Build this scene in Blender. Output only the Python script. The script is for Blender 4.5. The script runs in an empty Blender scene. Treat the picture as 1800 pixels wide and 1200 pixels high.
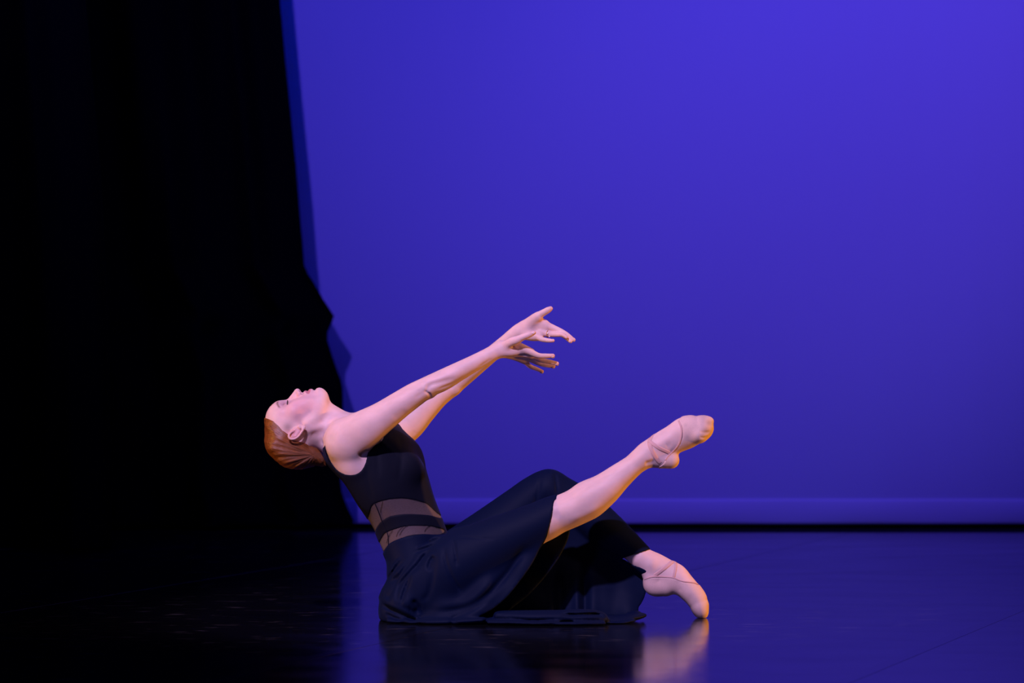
import bpy, math, time
import numpy as np
from mathutils import Vector

T0 = time.time()
sc = bpy.context.scene
COL = sc.collection

# ------------------------------------------------------------------ camera
FPX, CAMZ, CAMD = 5900.0, 0.826, 10.0
cam = bpy.data.cameras.new('camera')
cam.sensor_width = 36.0
cam.lens = FPX / 1800.0 * 36.0
cam.clip_end = 100
cam.dof.use_dof = True
cam.dof.focus_distance = 9.95
cam.dof.aperture_fstop = 3.2
camo = bpy.data.objects.new('camera', cam)
camo.location = (0, -CAMD, CAMZ)
camo.rotation_euler = (math.pi / 2, 0, 0)
COL.objects.link(camo)
sc.camera = camo

# ------------------------------------------------------------------ world, exposure
w = bpy.data.worlds.new('world')
w.use_nodes = True
w.node_tree.nodes['Background'].inputs[0].default_value = (0.10, 0.12, 0.6, 1)
w.node_tree.nodes['Background'].inputs[1].default_value = 0.0015
sc.world = w
sc.view_settings.view_transform = 'Standard'
sc.view_settings.look = 'None'
sc.view_settings.exposure = 0.0
sc.view_settings.gamma = 1.0
sc.view_settings.use_curve_mapping = False

# ------------------------------------------------------------------ lamps
def aim(o, target):
    o.rotation_euler = (Vector(target) - Vector(o.location)).to_track_quat('-Z', 'Y').to_euler()

def spot(name, loc, target, color, power, size, blend=1.0, radius=0.1, spec=1.0):
    l = bpy.data.lights.new(name, 'SPOT')
    l.color = color; l.energy = power; l.spot_size = math.radians(size)
    l.spot_blend = blend; l.shadow_soft_size = radius
    l.specular_factor = spec
    o = bpy.data.objects.new(name, l)
    o.location = loc
    COL.objects.link(o)
    aim(o, target)
    return o

def area(name, loc, target, color, power, sx, sy):
    l = bpy.data.lights.new(name, 'AREA')
    l.shape = 'RECTANGLE'; l.size = sx; l.size_y = sy
    l.color = color; l.energy = power
    o = bpy.data.objects.new(name, l)
    o.location = loc
    COL.objects.link(o)
    aim(o, target)
    return o

# cyclorama wash: violet flood from high on the left, an added violet fill to brighten the right side, a blue strip
spot('cyc_flood_violet', (-2.02, 0.95, 4.15), (1.3, 4.95, 1.0), (0.112, 0.066, 1.0), 385, 84, 1.0, 0.09)
spot('cyc_fill_violet_right', (3.4, 1.2, 4.3), (1.55, 4.95, 1.9), (0.135, 0.064, 1.0), 400, 46, 1.0, 0.15)
area('cyc_strip_blue', (0.3, 1.7, 4.6), (0.0, 4.95, 0.8), (0.0, 0.018, 1.0), 55, 4.0, 0.3)
# lights on the dancer: steep front wash, overhead lavender, low amber booms
spot('front_light_pink', (-1.7, -5.3, 5.2), (0.0, 0, 0.45), (0.62, 0.46, 0.89), 2850, 20, 0.5, 0.12)
spot('top_light_peach', (0.4, -0.7, 5.2), (0.0, 0.0, 0.4), (1.0, 0.62, 0.60), 170, 34, 0.8, 0.15)
spot('boom_amber_right', (4.4, -0.15, 0.10), (0.2, 0.0, 0.45), (1.0, 0.42, 0.05), 640, 26, 0.7, 0.08)
spot('boom_amber_left', (-4.2, -0.9, 0.35), (-0.35, 0.0, 0.45), (1.0, 0.50, 0.12), 300, 22, 0.7, 0.08)
spot('side_fill_blue', (-3.4, -5.5, 1.2), (0.0, 0.0, 0.3), (0.10, 0.16, 1.0), 150, 22, 0.6, 0.3)

# ------------------------------------------------------------------ helpers: object tree
def link(o, parent=None):
    COL.objects.link(o)
    if parent is not None:
        o.parent = parent
    return o

def tag(o, label=None, cat=None, kind=None, group=None):
    if label: o['label'] = label
    if cat: o['category'] = cat
    if kind: o['kind'] = kind
    if group: o['group'] = group
    return o

def mesh_obj(name, verts, faces, mat, parent=None, smooth=True):
    me = bpy.data.meshes.new(name)
    verts = np.asarray(verts, dtype=np.float32)
    faces = np.asarray(faces, dtype=np.int32)
    nv, nf, k = len(verts), len(faces), faces.shape[1]
    me.vertices.add(nv); me.vertices.foreach_set('co', verts.ravel())
    me.loops.add(nf * k); me.loops.foreach_set('vertex_index', faces.ravel())
    me.polygons.add(nf)
    me.polygons.foreach_set('loop_start', np.arange(0, nf * k, k, dtype=np.int32))
    me.polygons.foreach_set('loop_total', np.full(nf, k, dtype=np.int32))
    me.polygons.foreach_set('use_smooth', np.full(nf, smooth, dtype=bool))
    me.update(calc_edges=True)
    me.validate()
    if mat: me.materials.append(mat)
    o = bpy.data.objects.new(name, me)
    return link(o, parent)

def set_color(o, name, cols):
    a = o.data.color_attributes.new(name, 'FLOAT_COLOR', 'POINT')
    c = np.ones((len(cols), 4), dtype=np.float32)
    c[:, :cols.shape[1]] = cols
    a.data.foreach_set('color', c.ravel())

# photo pixel + depth -> world
def P(px, py, y=0.0):
    d = CAMD + y
    return np.array([(px - 900.0) * d / FPX, y, CAMZ - (py - 600.0) * d / FPX])
S = 1.0 / 590.0      # metres per pixel near the dancer

# ------------------------------------------------------------------ materials
def mat(name, color=(0.8, 0.8, 0.8), rough=0.5, **kw):
    m = bpy.data.materials.new(name)
    m.use_nodes = True
    b = m.node_tree.nodes['Principled BSDF']
    b.inputs['Base Color'].default_value = (*color, 1)
    b.inputs['Roughness'].default_value = rough
    for k, v in kw.items():
        b.inputs[k.replace('_', ' ')].default_value = v
    return m, m.node_tree, b

def noise_bump(nt, b, scale, strength, dist=0.002, vec=None, detail=4, stretch=None):
    n = nt.nodes.new('ShaderNodeTexNoise'); n.inputs['Scale'].default_value = scale
    n.inputs['Detail'].default_value = detail
    tc = nt.nodes.new('ShaderNodeTexCoord')
    if stretch:
        mp = nt.nodes.new('ShaderNodeMapping'); mp.inputs['Scale'].default_value = stretch
        nt.links.new(tc.outputs['Object'], mp.inputs[0]); nt.links.new(mp.outputs[0], n.inputs['Vector'])
    else:
        nt.links.new(tc.outputs['Object'], n.inputs['Vector'])
    bu = nt.nodes.new('ShaderNodeBump'); bu.inputs['Strength'].default_value = strength
    bu.inputs['Distance'].default_value = dist
    nt.links.new(n.outputs['Fac'], bu.inputs['Height'])
    nt.links.new(bu.outputs[0], b.inputs['Normal'])
    return n, bu

# skin: colour attribute * fine mottling
m_skin, nt, b = mat('skin', rough=0.5)
b.inputs['Subsurface Weight'].default_value = 0.12
b.inputs['Subsurface Radius'].default_value = (0.010, 0.004, 0.002)
b.inputs['Subsurface Scale'].default_value = 1.0
b.inputs['Specular IOR Level'].default_value = 0.22
at = nt.nodes.new('ShaderNodeAttribute'); at.attribute_name = 'tint'
n, bu = noise_bump(nt, b, 320, 0.12, 0.0006)
n2 = nt.nodes.new('ShaderNodeTexNoise'); n2.inputs['Scale'].default_value = 26; n2.inputs['Detail'].default_value = 5
mr = nt.nodes.new('ShaderNodeMapRange'); mr.inputs[1].default_value = 0.3; mr.inputs[2].default_value = 0.7
mr.inputs[3].default_value = 0.93; mr.inputs[4].default_value = 1.05
nt.links.new(n2.outputs['Fac'], mr.inputs[0])
mx = nt.nodes.new('ShaderNodeVectorMath'); mx.operation = 'SCALE'
nt.links.new(at.outputs['Color'], mx.inputs[0]); nt.links.new(mr.outputs[0], mx.inputs['Scale'])
nt.links.new(mx.outputs[0], b.inputs['Base Color'])

# hair: strands run along the 'flow' attribute (r = azimuth round the nape, g = distance)
m_hair, nt, b = mat('hair', (0.25, 0.075, 0.02), 0.38)
b.inputs['Specular IOR Level'].default_value = 0.5
at = nt.nodes.new('ShaderNodeAttribute'); at.attribute_name = 'flow'
mp = nt.nodes.new('ShaderNodeMapping'); mp.inputs['Scale'].default_value = (60, 2.0, 60)
nt.links.new(at.outputs['Color'], mp.inputs[0])
n = nt.nodes.new('ShaderNodeTexNoise'); n.inputs['Scale'].default_value = 1.6; n.inputs['Detail'].default_value = 6
nt.links.new(mp.outputs[0], n.inputs['Vector'])
cr = nt.nodes.new('ShaderNodeValToRGB')
cr.color_ramp.elements[0].position = 0.30; cr.color_ramp.elements[0].color = (0.050, 0.012, 0.0035, 1)
cr.color_ramp.elements[1].position = 0.72; cr.color_ramp.elements[1].color = (0.34, 0.095, 0.014, 1)
nt.links.new(n.outputs['Fac'], cr.inputs[0]); nt.links.new(cr.outputs[0], b.inputs['Base Color'])
bu = nt.nodes.new('ShaderNodeBump'); bu.inputs['Strength'].default_value = 0.8; bu.inputs['Distance'].default_value = 0.002
nt.links.new(n.outputs['Fac'], bu.inputs['Height']); nt.links.new(bu.outputs[0], b.inputs['Normal'])

m_lash, nt, b = mat('lash', (0.02, 0.01, 0.01), 0.5)
m_nail, nt, b = mat('nail', (0.80, 0.58, 0.56), 0.15)
m_gold, nt, b = mat('gold', (0.95, 0.62, 0.20), 0.18, Metallic=1.0)
m_stone, nt, b = mat('clear_stone', (0.95, 0.93, 0.9), 0.03)
b.inputs['Coat Weight'].default_value = 1.0

# black stretch fabric with a navy sheen
m_jersey, nt, b = mat('black_jersey', (0.0066, 0.0075, 0.0150), 0.62)
b.inputs['Sheen Weight'].default_value = 0.04
b.inputs['Sheen Roughness'].default_value = 0.4
b.inputs['Sheen Tint'].default_value = (0.25, 0.3, 1.0, 1)
b.inputs['Specular IOR Level'].default_value = 0.06
noise_bump(nt, b, 900, 0.15, 0.0006)
m_skirt, nt, b = mat('black_skirt_jersey', (0.0028, 0.0060, 0.0240), 0.6)
b.inputs['Sheen Weight'].default_value = 0.03
b.inputs['Sheen Roughness'].default_value = 0.45
b.inputs['Sheen Tint'].default_value = (0.2, 0.28, 1.0, 1)
b.inputs['Specular IOR Level'].default_value = 0.05
noise_bump(nt, b, 900, 0.12, 0.0006)

# sheer power mesh: fine dark knit, part open
m_mesh, nt, b = mat('sheer_mesh', (0.035, 0.022, 0.03), 0.7)
b.inputs['Sheen Weight'].default_value = 0.1
tr = nt.nodes.new('ShaderNodeBsdfTransparent'); ms = nt.nodes.new('ShaderNodeMixShader')
n = nt.nodes.new('ShaderNodeTexNoise'); n.inputs['Scale'].default_value = 40
mr = nt.nodes.new('ShaderNodeMapRange'); mr.inputs[3].default_value = 0.66; mr.inputs[4].default_value = 0.78
nt.links.new(n.outputs['Fac'], mr.inputs[0]); nt.links.new(mr.outputs[0], ms.inputs[0])
nt.links.new(tr.outputs[0], ms.inputs[1]); nt.links.new(b.outputs[0], ms.inputs[2])
nt.links.new(ms.outputs[0], nt.nodes['Material Output'].inputs[0])

m_canvas, nt, b = mat('slipper_canvas', (0.56, 0.36, 0.28), 0.75)
noise_bump(nt, b, 1400, 0.3, 0.0006)
at = nt.nodes.new('ShaderNodeAttribute'); at.attribute_name = 'tint'
n2 = nt.nodes.new('ShaderNodeTexNoise'); n2.inputs['Scale'].default_value = 60; n2.inputs['Detail'].default_value = 5
mr = nt.nodes.new('ShaderNodeMapRange'); mr.inputs[1].default_value = 0.3; mr.inputs[2].default_value = 0.7
mr.inputs[3].default_value = 0.92; mr.inputs[4].default_value = 1.03
nt.links.new(n2.outputs['Fac'], mr.inputs[0])
mx = nt.nodes.new('ShaderNodeVectorMath'); mx.operation = 'SCALE'
nt.links.new(at.outputs['Color'], mx.inputs[0]); nt.links.new(mr.outputs[0], mx.inputs['Scale'])
nt.links.new(mx.outputs[0], b.inputs['Base Color'])
m_elastic, nt, b = mat('elastic', (0.62, 0.36, 0.31), 0.7)
noise_bump(nt, b, 1800, 0.3, 0.0005)
m_sole, nt, b = mat('suede_sole', (0.16, 0.10, 0.08), 0.9)

m_velour, nt, b = mat('black_velour', (0.0016, 0.0016, 0.0024), 0.95)
b.inputs['Specular IOR Level'].default_value = 0.05
m_cyc, nt, b = mat('cyc_cloth', (0.80, 0.80, 0.80), 0.9)
b.inputs['Specular IOR Level'].default_value = 0.05
n, bu = noise_bump(nt, b, 3.0, 0.25, 0.02, stretch=(1.2, 1.0, 0.25), detail=5)
m_hem, nt, b = mat('cyc_hem', (0.90, 0.88, 0.84), 0.9)
b.inputs['Specular IOR Level'].default_value = 0.05
m_pitch, nt, b = mat('black_paint', (0.003, 0.003, 0.004), 0.9)
b.inputs['Specular IOR Level'].default_value = 0.05

# black vinyl dance floor: glossy, scuffed with pale strokes
m_vinyl, nt, b = mat('black_vinyl', (0.006, 0.006, 0.009), 0.2)
b.inputs['IOR'].default_value = 1.5
tc = nt.nodes.new('ShaderNodeTexCoord')
def streaks(scale, lo, hi, rot, seed):
    mp = nt.nodes.new('ShaderNodeMapping'); mp.inputs['Scale'].default_value = scale
    mp.inputs['Rotation'].default_value = (0, 0, rot); mp.inputs['Location'].default_value = (seed, seed * 2, 0)
    nt.links.new(tc.outputs['Object'], mp.inputs[0])
    n = nt.nodes.new('ShaderNodeTexNoise'); n.inputs['Scale'].default_value = 1.0; n.inputs['Detail'].default_value = 3
    nt.links.new(mp.outputs[0], n.inputs['Vector'])
    r = nt.nodes.new('ShaderNodeMapRange'); r.inputs[1].default_value = lo; r.inputs[2].default_value = hi
    nt.links.new(n.outputs['Fac'], r.inputs[0])
    return r.outputs[0]
s1 = streaks((7, 18, 1), 0.62, 0.78, 0.10, 3.1)
s2 = streaks((10, 26, 1), 0.65, 0.80, -0.35, 7.7)
ad = nt.nodes.new('ShaderNodeMath'); ad.operation = 'MAXIMUM'
nt.links.new(s1, ad.inputs[0]); nt.links.new(s2, ad.inputs[1])
cm = nt.nodes.new('ShaderNodeMix'); cm.data_type = 'RGBA'
cm.inputs['A'].default_value = (0.004, 0.004, 0.006, 1); cm.inputs['B'].default_value = (0.10, 0.085, 0.08, 1)
nt.links.new(ad.outputs[0], cm.inputs['Factor']); nt.links.new(cm.outputs['Result'], b.inputs['Base Color'])
s3 = streaks((2.5, 5, 1), 0.3, 0.7, 0.1, 1.3)
mr = nt.nodes.new('ShaderNodeMapRange'); mr.inputs[3].default_value = 0.10; mr.inputs[4].default_value = 0.16
nt.links.new(s3, mr.inputs[0]); nt.links.new(mr.outputs[0], b.inputs['Roughness'])
m_tape, nt, b = mat('seam_tape', (0.006, 0.006, 0.009), 0.14)

print('materials', time.time() - T0)

# ------------------------------------------------------------------ signed-distance modelling kit
def catmull(pts, n):
    """pts (N,K) -> (n*(N-1)+1, K) smooth curve through the points"""
    pts = np.asarray(pts, float)
    if len(pts) == 2:
        t = np.linspace(0, 1, n + 1)[:, None]
        return pts[0] * (1 - t) + pts[1] * t
    ext = np.vstack([2 * pts[0] - pts[1], pts, 2 * pts[-1] - pts[-2]])
    out = []
    for i in range(len(pts) - 1):
        p0, p1, p2, p3 = ext[i:i + 4]
        for j in range(n):
            t = j / n
            out.append(0.5 * (2 * p1 + (p2 - p0) * t + (2 * p0 - 5 * p1 + 4 * p2 - p3) * t * t + (3 * p1 - p0 - 3 * p2 + p3) * t ** 3))
    out.append(pts[-1])
    return np.array(out)

def unit(v):
    v = np.asarray(v, float)
    return v / (np.linalg.norm(v, axis=-1, keepdims=True) + 1e-12)

class Limb:
    """tapered chain with elliptical sections along a Catmull-Rom curve: points, radii (in plane, sideways), side vector"""
    op = 'add'
    def __init__(s, pts, radii, side=(0, 1, 0), k=0.01, n=3, off=0.0):
        pts = np.asarray(pts, float); rad = np.asarray(radii, float)
        if rad.ndim == 1: rad = np.stack([rad, rad], 1)
        rad = rad + off
        sd = np.asarray(side, float)
        if sd.ndim == 1: sd = np.tile(sd, (len(pts), 1))
        D = np.hstack([pts, rad, sd])
        ext = np.vstack([2 * D[0] - D[1], D, 2 * D[-1] - D[-2]])
        p0, p1, p2, p3 = ext[:-3], ext[1:-2], ext[2:-1], ext[3:]
        # cubic coefficients a0 + a1 t + a2 t^2 + a3 t^3 for every span
        s.co = np.stack([p1, 0.5 * (p2 - p0), 0.5 * (2 * p0 - 5 * p1 + 4 * p2 - p3), 0.5 * (3 * p1 - p0 - 3 * p2 + p3)], 1)
        s.ns = len(pts) - 1
        n = 4 if s.ns > 1 else 1
        q = catmull(D, n)
        s.n = n
        s.c = q[:, :3]; s.r = np.maximum(q[:, 3:5], 5e-4)
        s.k = k
        R = s.r.max(1)[:, None]
        s.lo = (s.c - R).min(0); s.hi = (s.c + R).max(0)
        s.ab = s.c[1:] - s.c[:-1]; s.l2 = (s.ab ** 2).sum(1) + 1e-12
        s.segc = 0.5 * (s.c[1:] + s.c[:-1]); s.segr = 0.5 * np.sqrt(s.l2)
        s.rmax = np.maximum(s.r[:-1].max(1), s.r[1:].max(1))
    def lb(s, bc):
        """lower bound of the distance from a point"""
        pa = bc - s.c[:-1]
        t = np.clip((pa * s.ab).sum(1) / s.l2, 0, 1)
        return (np.linalg.norm(pa - t[:, None] * s.ab, axis=1) - s.rmax).min() - 0.002
    def d(s, p, bc=None, br=None):
        m = len(s.ab)
        if bc is None or m <= 2:
            idx = np.arange(m)
        else:
            dd = np.linalg.norm(s.segc - bc, axis=1)
            idx = np.nonzero(dd - s.segr < (dd + s.segr).min() + 2 * br)[0]
        best = None
        for i in idx:
            pa = p - s.c[i]
            t = np.clip(pa @ s.ab[i] / s.l2[i], 0, 1)
            q = pa - t[:, None] * s.ab[i]
            e = np.einsum('ij,ij->i', q, q)
            if best is None: best, sp = e, i + t
            else:
                mk = e < best
                best = np.where(mk, e, best); sp = np.where(mk, i + t, sp)
        sp = sp / s.n
        for it in range(1):
            iv = np.minimum(sp.astype(int), s.ns - 1); t = (sp - iv)[:, None]
            c = s.co[iv, :, :3]
            C = c[:, 0] + t * (c[:, 1] + t * (c[:, 2] + t * c[:, 3]))
            D1 = c[:, 1] + t * (2 * c[:, 2] + 3 * t * c[:, 3])
            D2 = 2 * c[:, 2] + 6 * t * c[:, 3]
            q = p - C
            num = np.einsum('ij,ij->i', q, D1); l2 = np.einsum('ij,ij->i', D1, D1)
            den = np.maximum(l2 - np.einsum('ij,ij->i', q, D2), 0.35 * l2) + 1e-12
            sp = np.clip(sp + np.clip(num / den, -0.3, 0.3), 0, s.ns)
        iv = np.minimum(sp.astype(int), s.ns - 1); t = (sp - iv)[:, None]
        c = s.co[iv]
        A = c[:, 0] + t * (c[:, 1] + t * (c[:, 2] + t * c[:, 3]))
        D1 = c[:, 1, :3] + t * (2 * c[:, 2, :3] + 3 * t * c[:, 3, :3])
        T = D1 / np.sqrt(np.einsum('ij,ij->i', D1, D1) + 1e-12)[:, None]
        q = p - A[:, :3]
        w_ = np.einsum('ij,ij->i', q, T)
        sd = A[:, 5:8]; sd = sd - np.einsum('ij,ij->i', sd, T)[:, None] * T
        sd = sd / np.sqrt(np.einsum('ij,ij->i', sd, sd) + 1e-12)[:, None]
        v = np.einsum('ij,ij->i', q, sd)
        qq = np.einsum('ij,ij->i', q, q)
        u2 = np.maximum(qq - w_ * w_ - v * v, 0)
        ra = np.maximum(A[:, 3], 5e-4); rb = np.maximum(A[:, 4], 5e-4); rm = np.minimum(ra, rb)
        a2, b2, c2 = u2 / ra ** 2, v * v / rb ** 2, w_ * w_ / rm ** 2
        k0 = np.sqrt(a2 + b2 + c2)
        k1 = np.sqrt(a2 / ra ** 2 + b2 / rb ** 2 + c2 / rm ** 2) + 1e-9
        return np.where(k0 < 1e-3, -rm, k0 * (k0 - 1) / k1)

class Ell:
    op = 'add'
    def __init__(s, c, r, R=None, k=0.01, off=0.0):
        s.c = np.asarray(c, float); s.r = np.asarray(r, float) + off
        s.R = np.eye(3) if R is None else np.asarray(R, float)   # rows = local axes
        s.k = k
        e = np.sqrt(((s.R.T * s.r) ** 2).sum(1))
        s.lo = s.c - e; s.hi = s.c + e
    def d(s, p, bc=None, br=None):
        q = (p - s.c) @ s.R.T
        a = q / s.r
        k0 = np.sqrt((a * a).sum(1)); k1 = np.sqrt(((a / s.r) ** 2).sum(1)) + 1e-9
        return np.where(k0 < 1e-3, -s.r.min(), k0 * (k0 - 1) / k1)

def seg_dist2(p, a, b):
    ab = b - a; l2 = (ab ** 2).sum() + 1e-12
    t = np.clip((p - a) @ ab / l2, 0, 1)
    q = p - a - t[:, None] * ab
    return (q ** 2).sum(1), t

class Dent:
    """gaussian groove (amp>0) or ridge (amp<0) along a 3-D polyline; planar=True measures in x,z only for y<ymax"""
    op = 'disp'; k = 0
    def __init__(s, pts, sig, amp, planar=False, ymax=9, ymin=-9, taper=True, n=4):
        pts = np.asarray(pts, float)
        if pts.ndim == 1: pts = pts[None]
        if len(pts) > 2: pts = catmull(pts, n)
        s.p = pts; s.sig = sig; s.amp = amp; s.pl = planar; s.ymax = ymax; s.ymin = ymin
        s.taper = taper and len(pts) > 1
        m = 2.6 * sig
        s.lo = pts.min(0) - m; s.hi = pts.max(0) + m
        if planar: s.lo[1] = max(-2, ymin); s.hi[1] = min(2, ymax)
        s.L = max(1, len(pts) - 1)
    def disp(s, p):
        if s.pl:
            q = p[:, [0, 2]]; pp = s.p[:, [0, 2]]
        else:
            q = p; pp = s.p
        if len(pp) == 1:
            d2 = ((q - pp[0]) ** 2).sum(1); tt = np.full(len(q), 0.5)
        else:
            d2 = None
            for i in range(len(pp) - 1):
                e, t = seg_dist2(q, pp[i], pp[i + 1])
                if d2 is None: d2, tt = e, (i + t) / s.L
                else:
                    mk = e < d2
                    d2 = np.where(mk, e, d2); tt = np.where(mk, (i + t) / s.L, tt)
        g = s.amp * np.exp(-d2 / s.sig ** 2)
        if s.taper: g = g * np.clip(4 * tt * (1 - tt) * 1.4, 0, 1)
        if s.pl:
            g = g * np.clip((s.ymax - p[:, 1]) / 0.02, 0, 1) * np.clip((p[:, 1] - s.ymin) / 0.02, 0, 1)
        return g

def poly_sdf(q, poly):
    """signed distance of 2-D points to a closed polygon (inside < 0)"""
    if isinstance(poly, PolyGrid): return poly(q)
    poly = np.asarray(poly, float)
    d2 = np.full(len(q), 1e9); inside = np.zeros(len(q), bool)
    n = len(poly); j = n - 1
    for i in range(n):
        a, b_ = poly[j], poly[i]
        e, _ = seg_dist2(q, a, b_)
        d2 = np.minimum(d2, e)
        if a[1] != b_[1]:
            c = ((b_[1] > q[:, 1]) != (a[1] > q[:, 1]))
            xi = (a[0] - b_[0]) * (q[:, 1] - b_[1]) / (a[1] - b_[1]) + b_[0]
            inside ^= c & (q[:, 0] < xi)
        j = i
    d = np.sqrt(d2)
    return np.where(inside, -d, d)

class PolyGrid:
    """signed distance to an outline, tabulated once"""
    def __init__(s, poly, res=0.0015, m=0.03):
        poly = np.asarray(poly, float)
        s.poly = poly; s.res = res
        s.lo2 = poly.min(0) - m; n = np.ceil((poly.max(0) + m - s.lo2) / res).astype(int) + 1
        s.n = n
        gx, gz = np.meshgrid(s.lo2[0] + np.arange(n[0]) * res, s.lo2[1] + np.arange(n[1]) * res, indexing='ij')
        s.g = poly_sdf(np.stack([gx.ravel(), gz.ravel()], 1), poly).reshape(n)
    def min(s, ax): return s.poly.min(0)
    def max(s, ax): return s.poly.max(0)
    def __call__(s, q):
        u = (q - s.lo2) / s.res
        uc = np.clip(u, 0, s.n - 1.001)
        ex = np.sqrt(((u - uc) ** 2).sum(1)) * s.res
        i = uc.astype(int); f = uc - i
        a, b_ = i[:, 0], i[:, 1]; fx, fz = f[:, 0], f[:, 1]
        g = s.g
        return (g[a, b_] * (1 - fx) * (1 - fz) + g[a + 1, b_] * fx * (1 - fz) + g[a, b_ + 1] * (1 - fx) * fz + g[a + 1, b_ + 1] * fx * fz) + ex

def pxpoly(pts, y=0.0):
    """pixel polygon at depth y -> x,z polygon"""
    return np.array([[P(a, b_, y)[0], P(a, b_, y)[2]] for a, b_ in pts])

def smooth_poly(pts, n=4):
    pts = np.asarray(pts, float); m = len(pts); out = []
    for i in range(m):
        p0, p1, p2, p3 = pts[i - 1], pts[i], pts[(i + 1) % m], pts[(i + 2) % m]
        for j in range(n):
            t = j / n
            out.append(0.5 * (2 * p1 + (p2 - p0) * t + (2 * p0 - 5 * p1 + 4 * p2 - p3) * t * t + (3 * p1 - p0 - 3 * p2 + p3) * t ** 3))
    return np.array(out)

class Clipped:
    """a shape kept only inside (or outside) an x,z outline"""
    op = 'add'
    def __init__(s, pr, poly, keep=True, kk=0.004):
        s.pr = pr; s.poly = PolyGrid(poly); s.keep = keep; s.kk = kk; s.k = pr.k; s.lo = pr.lo; s.hi = pr.hi
    def d(s, p, bc=None, br=None):
        a = s.pr.d(p, bc, br)
        q = poly_sdf(p[:, [0, 2]], s.poly)
        return smax(a, q if s.keep else -q, s.kk)

class Slab:
    """cloth sheet: outline polygon in x,z; lies on the surface y = yf(x,z), thickness th, body behind to depth back"""
    op = 'add'
    def __init__(s, poly, yf, th, k=0.01, rnd=0.003, grow=0.45, ylo=-0.3, yhi=0.25):
        s.poly = PolyGrid(poly); s.yf = yf; s.grow = grow; s.th = th; s.k = k; s.rnd = rnd
        lo = s.poly.min(0); hi = s.poly.max(0)
        s.lo = np.array([lo[0], ylo, lo[1]]); s.hi = np.array([hi[0], yhi, hi[1]])
    def d(s, p, bc=None, br=None):
        a = poly_sdf(p[:, [0, 2]], s.poly) + s.rnd
        y0 = s.yf(p[:, 0], p[:, 2])
        th = np.clip(0.008 - a * s.grow, 0.010, s.th)
        b_ = (np.abs(p[:, 1] - (y0 + th / 2)) - th / 2) * 0.85 + s.rnd
        m = np.sqrt(np.maximum(a, 0) ** 2 + np.maximum(b_, 0) ** 2) + np.minimum(np.maximum(a, b_), 0)
        return m - s.rnd

def smin(a, b_, k):
    if k <= 0: return np.minimum(a, b_)
    h = np.maximum(k - np.abs(a - b_), 0) / k
    return np.minimum(a, b_) - h * h * h * k / 6.0

def smax(a, b_, k): return -smin(-a, -b_, k)

class Field:
    def __init__(s, prims, off=0.0, post=None):
        s.pr = prims; s.off = off; s.post = post
        s.lo = np.array([q.lo for q in prims]); s.hi = np.array([q.hi for q in prims])
        s.k = np.array([q.k for q in prims])
        s.isdisp = np.array([q.op == 'disp' for q in prims])
    def bounds(s):
        m = ~s.isdisp
        return s.lo[m].min(0) - s.off - 0.02, s.hi[m].max(0) + s.off + 0.02
    def ev(s, p, bc=None, br=None):
        if bc is None:
            sel = range(len(s.pr))
        else:
            dd = np.linalg.norm(np.maximum(np.maximum(s.lo - bc, bc - s.hi), 0), axis=1)
            lim = np.where(s.isdisp, br, br * 1.15 + s.k * 1.1 + 0.006 + abs(s.off))
            sel = [i for i in np.nonzero(dd < lim)[0] if not hasattr(s.pr[i], 'lb') or s.pr[i].lb(bc) < lim[i]]
        d = None
        for i in sel:
            q = s.pr[i]
            if q.op == 'disp':
                if d is not None: d = d + q.disp(p)
            else:
                e = q.d(p, bc, br)
                if q.op == 'sub':
                    if d is not None: d = smax(d, -e, q.k)
                else:
                    d = e if d is None else smin(d, e, q.k)
        if d is None: return np.full(len(p), 1.0)
        d = d - s.off
        if s.post is not None: d = s.post(p, d)
        return d

def sub(pr):
    pr.op = 'sub'
    return pr

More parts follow.
